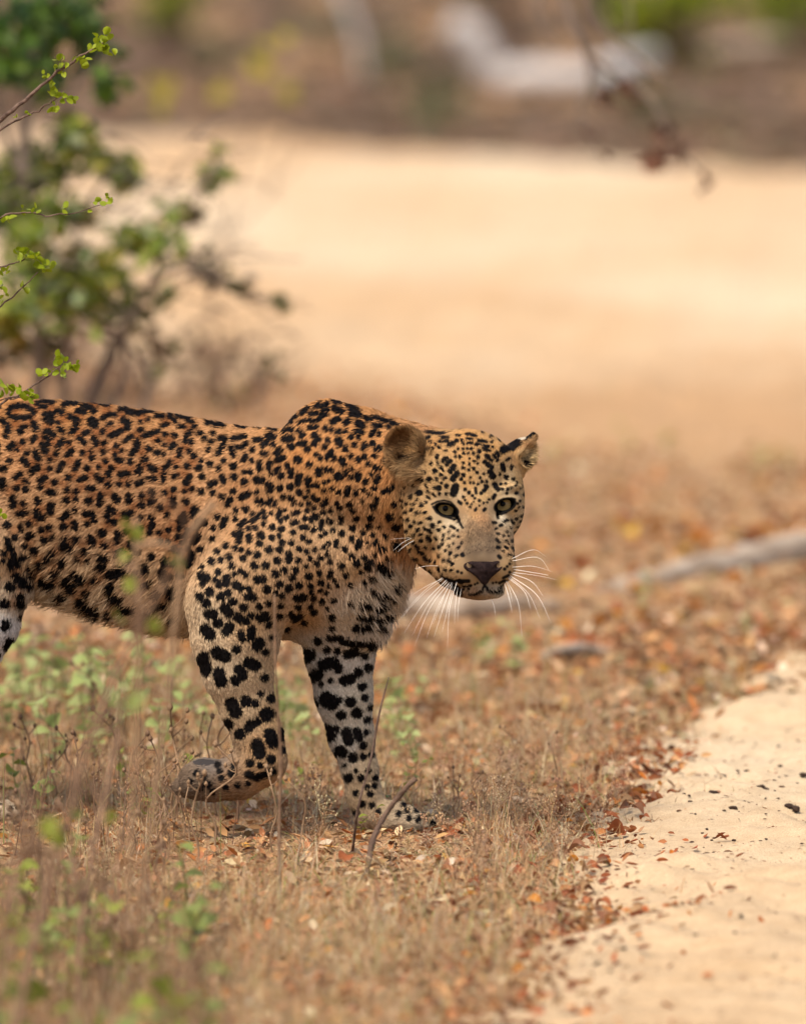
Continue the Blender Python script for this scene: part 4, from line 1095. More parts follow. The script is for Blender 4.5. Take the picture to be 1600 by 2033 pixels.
EYES = [dict(c=(884.5, 1011.0, -242.5), r=27.0, look=(-0.06, 0.0, -1.0)), dict(c=(999.0, 1002.0, -254.5), r=26.0, look=(-0.16, 0.0, -1.0))]
def build_head(F0):
    F0.ell((922, 962, -190), (106, 106, 118), 26)                       # braincase
    F0.ell((930, 925, -215), (80, 62, 80), 24)                          # forehead
    F0.ell((868, 1038, -212), (65, 78, 82), 10)                         # cheeks
    F0.ell((986, 1018, -222), (47, 56, 72), 20)
    F0.ell((849, 1000, -206), (46, 60, 62), 14)
    F0.ell((1000, 985, -215), (36, 60, 60), 18)
    F0.chain([(860, 1078, -198, 50), (905, 1122, -250, 42), (945, 1152, -295, 30)], 18)     # jaw
    F0.chain([(978, 1075, -215, 32), (972, 1122, -262, 34), (962, 1152, -300, 28)], 16)
    F0.ell((888, 984, -266), (38, 14, 28), 10, (12, 0, 0))                # brows
    F0.ell((997, 976, -276), (33, 13, 27), 10, (-18, 0, 0))
    F0.chain([(934, 962, -262, 46), (942, 1010, -290, 36), (949, 1060, -318, 34), (954, 1100, -342, 35)], 18)   # nose bridge
    F0.ell((908, 1062, -270), (36, 34, 44), 20)
    F0.ell((908, 1092, -296), (36, 36, 46), 24)
    F0.ell((986, 1086, -306), (30, 34, 44), 22)
    F0.ell((986, 1056, -288), (28, 34, 40), 16)
    F0.ell((917, 1128, -320), (44, 35, 43), 24, (8, 0, 0))               # whisker pads
    F0.ell((987, 1121, -330), (32, 34, 41), 22, (-10, 0, 0))
    F0.ell((962, 1165, -312), (34, 19, 34), 10)                          # chin
    F0.ell((934, 1168, -296), (34, 16, 34), 12)
    F0.cone((958, 1140, -372), 3.0, (957, 1162, -366), 3.0, 6, cut=True) # philtrum
    F0.cone((957, 1161, -368), 2.6, (932, 1171, -354), 2.6, 5, cut=True) # mouth line
    F0.cone((932, 1171, -354), 2.6, (890, 1164, -325), 2.6, 5, cut=True)
    F0.cone((957, 1161, -368), 2.6, (985, 1168, -356), 2.6, 5, cut=True)
    F0.cone((985, 1168, -356), 2.6, (1006, 1154, -335), 2.6, 5, cut=True)
    # eyelids and eye openings
    F0.ell((884, 1007, -264), (36, 26, 29), 10, (10, 0, 0))
    F0.ell((1000, 999, -276), (31, 24, 29), 10, (-14, 0, 0))
    F0.ell((885, 1012.4, -292), (22.5, 11.8, 40), 2, (16, 0, 0), cut=True)
    F0.ell((903, 1025, -296), (12, 4.5, 22), 4, (50, 0, 0), cut=True)
    F0.ell((999, 1003.4, -302), (20.5, 11.4, 40), 2, (-22, 0, 0), cut=True)
    F0.ell((987, 1018, -300), (9, 4, 20), 4, (-62, 0, 0), cut=True)
    # ears
    F0.ell((802, 894, -236), (39, 42, 28), 8, (-20, 12, 0))
    F0.cone((816, 930, -215), 30, (846, 955, -205), 34, 16)
    F0.ell((801, 889, -262), (34, 32, 30), 4, (-20, 12, 0), cut=True)
    F0.ell((808, 916, -244), (15, 10, 22), 4, (0, 0, 0), cut=True)
    F0.ell((826, 940, -248), (22, 16, 20), 14)
    F0.chain([(1008, 925, -170, 32), (1030, 900, -168, 25), (1052, 873, -166, 9)], 10, 18)
    F0.chain([(1018, 930, -166, 26), (1036, 922, -176, 13)], 8)
    F0.ell((1046, 902, -186), (11, 27, 14), 4, (42, 0, 0), cut=True)
    F0.ell((1036, 915, -190), (9, 7, 16), 4, (20, 0, 0), cut=True)
# ------------------------------------------------------------------ coat markings: strokes "r:x,y x,y" on the flank, shoulder, legs and face
MARK_FLANK = """22:60,150 120,135 190,140 245,180 225,225 150,235 80,230 45,195 60,150;20:270,115 330,105 400,110;20:300,140 340,145;24:490,130 540,105 590,110;22:640,140 700,150 735,180;24:600,180 660,185;18:720,100 790,120 850,130;20:940,165 1000,150;22:1000,185 1080,205 1140,185;14:1140,180 1220,185;24:10,260 50,310 30,380;30:350,210 400,215;28:350,240 390,270;26:440,180 480,185;40:720,260 740,285;20:805,240 850,210 910,210;26:545,225 600,250 590,310 560,345;22:455,275;22:460,320 490,345;22:140,350 160,310 185,305;26:250,280 270,320;20:240,420 265,390;24:165,425;26:60,470 90,445;18:120,490;24:345,350 375,340 410,370;20:350,390 380,400;28:330,450 350,500;22:375,440;22:660,360 700,345;24:620,400 660,430;24:740,400 760,440;22:820,435;24:455,460 490,415;20:540,435;22:440,525;24:530,530 560,500;26:810,345;22:870,385 920,360 960,340;26:970,250 1010,270 1010,310;16:850,290 880,280;18:1110,270;18:1170,250;18:1100,335 1130,330;18:1140,380 1200,365 1260,340;18:1290,300 1320,290;18:1230,220 1290,230;20:1340,220 1390,260;16:1420,300 1460,310;18:1400,215 1500,240;16:1490,260 1530,270;20:1540,305;22:1260,420;20:1310,370;26:1530,1010 1560,960;26:1560,1120 1590,1060;30:1540,1220 1570,1180;28:1480,1170 1460,1220;26:1430,1300;28:1530,1320 1500,1400;26:1460,1370;26:1500,1270;28:1110,1120;26:1080,1200;30:1090,1300 1060,1270;28:1080,1480;28:1060,1560;24:1500,1130;30:1430,1490;26:1420,1180;22:1385,380;18:1470,420 1490,360 1510,350;22:1515,430;18:1575,360;18:1590,445;22:920,460;18:990,420 1050,380;24:1090,420 1090,470 1050,520;16:910,525;18:960,500;22:920,565 960,575;28:1035,585;26:1185,480;26:1250,515;16:1300,530;24:1360,470 1385,450;16:1310,450;24:1430,530 1430,500;18:1500,505;26:1545,540;28:1150,565;24:650,515;24:820,505;26:725,555;18:720,500;28:270,510 290,560;22:200,515;28:170,570 200,600;26:240,660 290,630;26:0,640 20,640;26:60,580;24:390,575;22:385,640;24:460,650 490,600;24:590,640 620,590;28:690,640;26:540,715;20:620,730 680,710;22:835,580;20:780,630;26:880,640 860,690;26:770,700 800,730;26:860,765;26:960,690 1010,680;22:945,765;24:1020,765;26:1100,670 1110,635;26:1195,630 1230,650;22:1095,760 1130,745;22:1190,720 1230,720;20:1310,650 1350,590;18:1300,740 1310,680;18:1400,625;18:1385,710 1410,695;26:1490,620;24:1480,755 1510,710;24:1580,635;22:110,710 150,680;22:195,740;24:120,795;28:195,805;24:310,740 350,710;26:315,785;26:430,750;24:380,830 420,830;30:10,780 0,740;24:530,810;26:600,825;28:520,890;26:600,885;24:700,800 740,795;26:800,850 790,920;30:700,895;28:910,860 935,890;26:1025,860 1025,900;26:1130,855;28:1210,830;28:1130,930;24:1200,910 1220,890;22:1315,830;24:1385,810;24:1380,890 1385,930;28:1280,950;18:1470,820;22:1530,800;28:1485,905;28:90,880 90,930;24:175,920;24:140,1000 190,990;32:290,900;30:400,930 390,980;28:280,980 290,1030 330,1030;22:590,970;26:490,1040 530,1000;28:500,1105;26:590,1080 595,1110;24:680,1000 730,1000 745,1050;26:690,1080;28:870,960 900,980;26:850,1020 870,1050;26:910,1070;26:990,1010 1040,990;24:1010,1030;24:1120,1030;22:1200,1020 1220,1080 1190,1150;24:1330,1010;22:1430,1060 1470,1000 1480,1050 1430,1120;30:40,1090;20:150,1100 155,1140;26:215,1080;28:210,1180 235,1170;26:100,1190;24:320,1125;28:385,1110;28:340,1210;24:410,1190;32:510,1210 500,1260 550,1280;30:600,1205;30:715,1190 735,1230;34:810,1155;30:830,1250;28:935,1160 930,1220;26:1010,1140;26:1030,1240;20:1270,1150;24:1340,1130;22:1340,1215;18:1280,1215;26:1390,1280;22:180,1260;32:260,1290;26:160,1350;28:410,1310;32:370,1360;38:490,1390;30:670,1300;24:610,1360;22:690,1370;26:790,1340 830,1360;32:790,1425 820,1420;24:930,1310 970,1300;28:1030,1360;30:1210,1340;26:1310,1370 1310,1400;26:1380,1400;28:1150,1420 1160,1460;30:1290,1460 1310,1510 1350,1500;32:300,1410;34:420,1475;32:590,1480 640,1530;40:520,1540 550,1590;40:330,1540 380,1560;30:750,1520;40:880,1480 960,1460;40:870,1590;26:1140,1570 1190,1550;38:1240,1640;34:1350,1600 1360,1650;36:470,1660;38:640,1700 700,1750;30:680,1620;32:890,1670 940,1680;28:960,1755 1040,1760;26:1230,1740 1310,1720;30:1170,1800;26:1370,1840;40:750,1780;26:860,1790;24:20,1310;24:15,1375;26:70,1430 70,1380;22:40,1210 70,1280;24:90,1320 120,1410;30:200,1450 230,1500;40:70,1580;36:110,1500 150,1540;26:170,1570 200,1580;40:20,1720;34:140,1660;34:140,1730;26:150,1830;34:20,1900"""
MARK_HIND = """26:20,805;28:30,940 40,910;16:85,900;16:40,1020;18:0,1140;16:15,1050;14:15,1780;14:75,1830;14:38,1840;10:50,1790;8:75,1890;8:25,1880"""
MARK_SHOULDER = """16:180,215 300,235;16:390,230 450,245;14:500,230 560,240;16:620,245 680,255;18:720,235 800,210;14:800,190 840,165;18:870,150 920,115;16:970,110 1000,80;18:1020,100 1060,80;16:1100,65 1150,70;18:1200,95 1260,115;16:930,155 980,150;14:850,220 930,195;16:950,210 1010,190;20:1010,170 1050,155;24:1110,115 1160,135;16:1030,130 1060,125;20:1230,160 1290,165;18:1220,130 1280,140;18:1330,190 1370,195;16:1400,180 1480,210;16:1510,215 1560,240;24:1100,210 1140,195;24:1190,220 1210,210;26:1280,225 1310,235;18:1390,240 1440,240;18:1500,250;18:930,255 980,250;20:750,280 800,265;18:850,280 890,300 870,320;20:1050,255 1050,265;16:1090,270;20:1130,290 1150,285;18:1190,285;18:1260,285 1310,285;20:1230,325;18:1280,325;16:1370,310 1400,280;18:1430,300;18:620,310 650,300;20:640,325 680,320;18:370,330 460,315;20:280,330 320,330;16:530,340 580,335;20:170,330;20:230,290;14:150,290;22:220,350;20:310,360 270,440;20:200,410;18:360,400 380,450;18:400,390;18:440,395 470,365;22:520,410;20:590,380 620,360;24:670,370;24:750,340 800,330;28:800,390;22:860,370 900,370;24:915,410;26:970,310 990,340;24:970,370;20:1065,350;22:1040,395;28:1140,350 1150,370;24:1190,405;20:1255,380;22:1330,380;22:1385,370;20:1410,410 1440,400;20:1320,405;20:450,490 465,460;20:510,490;20:590,440 620,440;24:570,510 570,550;22:700,440 720,410;24:740,470 710,485;20:650,500 640,540;30:850,485;18:985,450;20:1010,475;20:1060,470 1090,430;24:1110,470;22:1165,490 1175,520;20:1230,460;24:1280,485;20:1330,465;18:1400,460;20:1355,515;20:1470,490;24:930,520;20:310,490;24:210,515;22:140,540;20:275,550;26:380,530;20:150,490;18:460,570;22:505,570;20:690,570 710,545;18:660,580;24:775,530;22:800,565 800,600;26:730,600;26:860,600 850,650;28:1000,560 1000,580;18:1055,560;18:1090,555;28:1130,605 1150,600;20:1195,580;18:1235,555;20:1230,610;22:1285,590 1280,620;18:1380,590;16:1435,545;20:1405,545;20:1425,610;26:40,630 70,610;22:155,605;26:385,610;22:300,610 310,640;24:215,665 240,650;28:550,630 590,630;26:460,640;20:630,660 660,670;20:640,710 660,690;26:925,630 925,660;24:720,690;26:795,680;18:965,670;20:990,670;16:1040,650;16:1070,635;22:1335,640;18:1410,640;24:145,710;20:230,720;24:300,750;22:380,710;24:440,750 490,730;20:550,720;26:560,780 590,790;20:740,750;22:800,760;24:860,720;14:925,710;18:1040,705;18:1095,695;22:1145,720;20:1210,690 1200,730;22:1265,720;18:1320,700;16:1360,730;20:1395,690;20:1460,715;20:1495,700;16:1525,680;22:340,800 360,770;20:640,800 650,770;16:680,810 685,790;20:400,850;24:470,840;20:120,820 140,770;18:905,755;18:960,755;18:990,770;18:925,800;16:870,805;20:820,800;20:1030,805 1050,780;16:1130,800;18:1085,850;18:1150,830;20:1215,805;14:1310,780;20:1415,770;26:1385,815;22:1545,800;20:720,850 710,890;14:755,850;18:820,870 850,860;18:915,850;18:970,830;18:1030,865;20:1240,850;22:265,895;20:520,880;18:520,930 600,860;20:395,910;20:610,900;16:655,870;20:765,900;18:810,940 840,930;20:900,905;26:950,910 975,890;18:1065,915;16:1155,890 1155,930;22:1265,910;26:1370,895;30:1510,890;26:170,940;24:300,960 320,910;26:100,990;20:235,975;22:430,960 470,930;20:495,980;20:545,975;20:605,945;24:665,970;24:730,980;20:725,920;18:870,970 910,970;22:960,985;16:1020,920 1010,980;14:1090,930;18:1100,990;18:1045,1010;22:1240,975;20:1165,1010;22:1360,960;14:1430,965;30:1550,970;22:1315,1005;20:815,1005;26:100,1075 150,1045;22:230,1050;24:400,1020;22:425,1070 440,1000;24:500,1060 500,1040;30:585,1030;24:575,1085;22:660,1045;18:715,1030;22:885,1040;18:930,1070;22:800,1080;22:735,1080;16:1010,1030;18:1065,1085;16:1120,1100 1125,1070;22:1235,1050;16:1385,1025;20:1475,1025;24:1280,1100 1290,1070;18:1350,1080;22:1405,1080;26:140,1130;24:270,1140;24:335,1100;22:400,1120;20:445,1130;18:500,1150;26:560,1165;28:645,1130;24:720,1130;22:860,1125;24:785,1160;26:785,1200;18:910,1140;16:970,1130;16:1035,1110;18:1060,1165;22:1185,1125;24:1235,1175;22:1325,1180;22:1440,1115 1460,1125;30:1550,1105;24:355,1180;22:300,1205;28:230,1215;20:160,1250;24:460,1190;28:540,1240;28:620,1240;26:700,1205;20:855,1210;20:935,1190;20:1010,1190;20:985,1230;18:905,1250;18:1080,1215;22:1160,1245;26:1270,1225;26:1345,1250 1370,1220;28:1430,1240 1490,1280;14:1400,1160;14:1480,1180;14:1500,1200;26:375,1245;32:80,1260;26:280,1290;20:400,1300;20:440,1280 480,1310;30:690,1300;24:830,1275;24:750,1275;20:1000,1295;26:925,1320;18:1080,1290;18:1075,1315;20:1190,1310;16:1300,1290;34:160,1320 190,1330;22:260,1345;28:340,1330 335,1370;28:560,1340 600,1340;24:810,1330;20:1380,1330;24:170,1370;30:290,1375;30:410,1380 440,1400;24:500,1410;26:855,1385;22:1010,1365;20:935,1390;14:1110,1350;14:1065,1390;14:1130,1385;16:1215,1380;16:1320,1370;26:720,1375;28:785,1405;36:70,1430;34:220,1430;28:350,1440;30:630,1410;20:690,1440;18:735,1460;16:945,1435;14:1005,1420;16:1050,1440;22:1390,1430;30:150,1465;34:195,1510;32:300,1465;28:490,1460 530,1470;30:385,1500;26:840,1475 890,1470;20:960,1480;20:1020,1500;30:460,1540;24:575,1535;22:640,1515;20:725,1530;24:850,1545;20:935,1540;45:100,1560 110,1610;34:210,1590 250,1590;36:330,1540 360,1580;30:415,1610 440,1625;30:480,1640;26:515,1600;34:580,1615 620,1610;24:960,1580;28:800,1600;24:720,1605;24:820,1630 860,1610;24:1090,1620;22:1290,1610 1370,1615;20:1420,1625 1490,1600;22:1310,1530 1350,1525;20:1420,1550 1480,1520;14:1060,1550;16:1220,1510;16:1100,1495;18:1440,1470 1480,1455;16:1520,1480;14:1550,1410;14:1575,1380;36:10,1650;36:280,1650;36:360,1680 340,1710;42:190,1700 220,1740;24:120,1700;30:520,1700 510,1760;28:440,1730 450,1760;26:640,1665;30:760,1700;20:660,1760;24:580,1790;20:890,1660;22:1090,1700;24:1260,1695 1350,1685;20:1440,1680;22:1070,1770 1150,1765;24:1160,1790 1280,1810 1380,1800;30:985,1790"""
MARK_LEGS = """30:265,375 275,440;22:230,400;30:330,350 370,370;22:425,335;28:535,305 525,320;18:565,350;30:340,450 350,490;28:440,435 450,460;26:420,485;28:485,400 515,415;20:560,475;16:540,555;24:590,575;32:400,600 420,640;28:470,590;20:515,600;36:570,655;24:500,700 480,720;20:525,690;26:385,700;28:440,750;30:585,750 600,790;32:525,800 535,840;18:640,735 650,770;18:645,830;24:590,870;20:490,890;16:540,900;18:630,655;18:480,945 520,960 600,930;14:480,990;20:400,940;16:350,965;18:285,995;14:340,930;16:410,905;36:770,370;28:740,400;30:840,420 890,405;24:915,435;30:790,480 815,465;14:875,495;14:830,515;26:945,495 975,485;24:1010,455;22:1060,430;22:1030,525;40:860,590 880,600;16:920,590;26:975,600;18:1045,580;30:790,610;24:930,665;28:1005,655;18:1055,690;16:1070,630;30:860,740 875,770;20:900,735;26:955,750 965,790;22:1005,750 1015,775;14:1050,750;26:920,840 935,850;26:985,875;20:1035,815;18:1035,870;16:1075,860;14:905,860;10:945,915;10:1000,940;24:965,975;18:1025,975;14:1060,940;16:1095,975;14:1055,1020;14:1090,1015;16:1070,1055;16:1000,1050;18:1030,1105;16:1080,1110;14:1110,1140;16:1000,1150;24:960,365 1000,355;20:1040,375;18:860,345;18:910,350;14:1080,340;14:1235,1110;14:1290,1105;14:1330,1140;12:1350,1165;12:1385,1200;10:1300,1180;16:1250,1135;18:1300,1130;16:1340,1165;14:1260,1170;12:1310,1175;14:1210,1150;12:1370,1190;14:230,940;16:330,900;14:250,1010;16:310,1030;12:200,980;14:370,1010;14:430,1000;12:270,960"""
MARK_FACE = """14:630,280 670,280;14:600,315 670,315;18:740,310;12:780,300 790,340;12:820,295 860,295;12:825,330 855,330;14:910,310 970,320;14:890,340 915,340;14:950,350 985,355;14:950,375 995,390;16:1050,405 1065,430;12:1020,360;14:820,255 890,270;12:740,265 760,270;14:500,235 690,255;20:445,265;14:480,300 530,275;18:535,318;14:575,340;16:610,365;12:530,378 560,376;20:680,345 710,335;12:655,390;10:750,372;12:790,375;12:820,373;14:855,372;14:725,400;14:795,410;12:830,410;14:870,412;20:915,397;18:905,445;16:595,430 590,440;18:660,450 640,470;18:690,470 665,500;12:730,435;14:765,440;10:840,450;18:970,430 1010,465;16:1030,430 1055,460;20:960,480 1010,520;14:545,490;12:790,485;14:880,470;12:905,490;24:720,515 695,545;20:1010,570;26:1000,560 1020,590;20:1095,500 1105,540;14:1075,570;16:1120,590 1130,600;14:1180,610;16:790,525;12:835,540;16:870,530;14:900,560;12:950,570;22:575,548;14:490,555;16:620,580;12:640,610 655,600;24:740,570 710,610;18:790,580;12:845,600;16:775,610;12:920,600;14:935,630;14:970,630;24:530,612;14:465,625 470,620;12:440,610;12:800,640;10:845,640;10:870,640;12:905,650;12:960,660;14:805,690;16:835,715;10:885,680 890,720;12:860,740;16:975,670 950,700;14:930,720;12:790,750;10:805,775;12:820,800;10:845,830;8:870,790;12:915,780;12:950,800;10:975,795;10:990,770;8:915,820;8:855,810;10:880,760;30:730,670 715,720;20:1035,650 1060,690;24:600,680;20:660,665;16:570,680;12:620,640;14:605,725;14:660,725;14:520,710;24:450,715;18:390,735;14:1095,690;14:1135,690;12:1165,680;14:1085,650;12:1120,645;16:1205,715;12:1130,720;16:355,790;18:395,840;18:470,810;12:500,790;16:430,870;12:460,870;12:495,870;18:360,920;20:385,970;18:350,1000;14:415,940;16:440,1000;18:530,915;22:555,970;14:495,990;14:515,1000 540,1020;16:600,1005;14:640,1045;16:410,1045;18:470,1085;16:520,1060 535,1080;14:580,1070;14:630,1110;12:680,1070;12:715,1050;12:680,1020;14:430,1130 450,1150;16:500,1140;14:560,1150;16:605,1135;14:450,1170 480,1180;16:495,1215 530,1240;14:600,1200;12:655,1165;12:680,1130;10:715,1110;12:635,1080;10:745,1010;10:750,1060;18:680,1245;14:705,1270;16:655,1310;14:700,1315;12:745,1330;10:775,1340;18:783,1200;14:640,1240;20:605,1300;14:650,1380 700,1400 760,1400;14:690,1395 770,1405 830,1405;16:690,1420 760,1455;10:790,1445 850,1440;8:880,1430;8:900,1420;18:720,1460 770,1490;10:790,1470;10:830,1465;10:1100,1380 1140,1360;10:1070,1420 1110,1400;12:1090,1445 1130,1420;8:1020,1420;8:1045,1415;10:1150,1335;12:1110,1310;10:1130,1290;10:1150,1270;8:1155,1240;10:1135,1195;10:1155,1195;12:1200,860;14:1180,950;14:1205,920;10:1160,990;10:1130,1020;12:1100,1050;10:1140,1050;10:1120,1090;10:1095,1170;8:1140,1110;12:1165,930;10:1225,830;10:1235,780;10:1215,800;6:545,806 590,784 640,776 690,788 722,820;7:555,825 585,868 628,896 680,912 725,925;14:722,862 738,895 758,938;7:758,940 785,990;6:1050,806 1068,778 1105,762 1165,762;9:1165,760 1192,768;7:1186,790 1165,840 1120,872 1078,884;11:1056,862 1060,912;10:960,1390 955,1440;9:955,1440 935,1475 890,1498 840,1502;9:955,1440 985,1470 1040,1480 1085,1465;34:1105,385 1160,365 1215,325;20:1270,290 1310,268;20:1320,262 1345,240;22:1290,485"""

def parse(txt, x0, y0, sc):
    out = []
    for s in txt.split(";"):
        r, p = s.split(":")
        pts = [tuple(float(c) for c in q.split(",")) for q in p.split()]
        out.append((float(r) / sc, [(x0 + a / sc, y0 + b / sc) for a, b in pts]))
    return out
STROKES = [(s, 'flank') for s in parse(MARK_FLANK, 0, 770, 4.0)] + [(s, 'hind') for s in parse(MARK_HIND, 0, 950, 2.785)] \
    + [(s, 'shoulder') for s in parse(MARK_SHOULDER, 360, 780, 3.6364)] + [(s, 'legs') for s in parse(MARK_LEGS, 300, 1150, 2.4615)] \
    + [(s, 'face') for s in parse(MARK_FACE, 720, 800, 4.0)]

# ------------------------------------------------------------------ coat key points on the side towards the track:
# (u, v, red, green, blue as seen, hair length, flow u, flow v)
COAT = [
 # back and flank
 (-300, 830, 196, 132, 76, 11, -1, .1), (0, 810, 204, 138, 78, 11, -1, .1), (150, 815, 206, 140, 80, 11, -1, .1), (300, 840, 204, 142, 86, 11, -1, .05), (430, 855, 204, 142, 88, 11, -1, .05),
 (-200, 930, 200, 140, 88, 10, -1, .2), (50, 900, 204, 142, 90, 10, -1, .2), (200, 900, 206, 144, 92, 10, -1, .2), (350, 920, 206, 146, 94, 10, -1, .2),
 (-100, 1040, 200, 146, 98, 11, -.9, .4), (80, 1020, 204, 150, 100, 11, -.9, .4), (230, 1030, 206, 150, 100, 11, -.9, .4), (340, 1050, 202, 142, 92, 11, -.8, .5),
 (60, 1130, 206, 160, 112, 14, -.8, .6), (160, 1150, 208, 164, 118, 15, -.8, .6), (280, 1160, 208, 162, 114, 14, -.8, .6),
 (100, 1190, 218, 184, 142, 22, -.7, .8), (200, 1220, 216, 180, 138, 22, -.7, .8), (330, 1240, 212, 172, 126, 18, -.7, .8),
 # shoulder
 (640, 815, 206, 138, 77, 10, -.6, .5), (560, 870, 206, 142, 84, 10, -.8, .5), (600, 900, 208, 136, 73, 9, -.6, .8), (700, 870, 208, 138, 75, 9, -.7, .5),
 (480, 960, 206, 142, 88, 10, -.7, .6), (560, 980, 206, 146, 92, 9, -.5, .9), (640, 960, 206, 138, 76, 9, -.4, .9), (720, 920, 208, 138, 77, 10, -.6, .7),
 (480, 1060, 208, 150, 98, 9, -.4, .9), (580, 1060, 208, 156, 106, 9, -.2, 1), (660, 1050, 208, 160, 112, 9, -.1, 1), (740, 1030, 206, 146, 92, 11, -.2, 1),
 (430, 1130, 208, 160, 112, 9, -.3, 1), (520, 1150, 208, 158, 108, 9, -.1, 1), (620, 1150, 206, 150, 98, 9, .1, 1), (700, 1130, 206, 156, 106, 11, .2, 1),
 (760, 1090, 206, 142, 90, 14, .2, 1), (780, 950, 206, 136, 77, 11, -.4, .9), (775, 1020, 204, 136, 74, 12, -.3, 1), (790, 1090, 206, 140, 86, 14, 0, 1),
 (720, 1190, 222, 190, 156, 15, .4, 1), (770, 1150, 232, 206, 178, 20, .7, .8), (690, 1230, 222, 192, 160, 12, .2, 1), (750, 1230, 234, 212, 190, 20, .7, .9), (610, 1230, 208, 160, 112, 9, 0, 1),
 # near foreleg
 (420, 1230, 216, 180, 138, 9, -.1, 1), (500, 1240, 210, 162, 112, 8, 0, 1), (450, 1320, 214, 180, 140, 7, .1, 1), (520, 1330, 212, 172, 126, 7, 0, 1), (490, 1410, 210, 172, 128, 7, .1, 1),
 (540, 1420, 206, 160, 110, 7, .1, 1), (530, 1480, 202, 152, 102, 7, .1, 1), (520, 1540, 198, 148, 100, 7, -.8, .5), (460, 1550, 156, 116, 82, 7, -1, .1), (400, 1545, 122, 98, 76, 8, -1, .1), (370, 1550, 116, 92, 72, 8, -1, .1), (420, 1512, 130, 112, 98, 5, -1, 0),
 # far foreleg
 (620, 1290, 214, 196, 176, 8, .1, 1), (700, 1300, 226, 206, 184, 9, .1, 1), (650, 1390, 212, 194, 172, 7, .2, 1), (720, 1390, 222, 200, 170, 7, .1, 1), (690, 1480, 210, 192, 170, 7, .2, 1), (735, 1500, 214, 178, 134, 6, .1, 1),
 (735, 1580, 208, 170, 126, 6, .2, 1), (790, 1625, 184, 154, 120, 7, 1, .3), (850, 1635, 186, 158, 126, 7, 1, .3),
 # hind leg
 (-150, 1000, 202, 142, 90, 10, -.5, .9), (10, 1120, 206, 158, 110, 11, -.3, 1), (30, 1190, 222, 190, 152, 10, -.2, 1), (10, 1260, 234, 220, 206, 9, -.3, 1), (-20, 1330, 234, 220, 206, 8, -.4, 1), (-120, 1450, 214, 180, 140, 7, 0, 1), (-60, 1600, 212, 176, 134, 6, 1, .3), (20, 1615, 220, 188, 150, 6, 1, .2), (-240, 1150, 206, 160, 114, 8, -.3, 1),
 # tail
 (-560, 1100, 206, 148, 92, 12, -.3, 1), (-700, 1370, 206, 160, 110, 12, -1, .3),
]
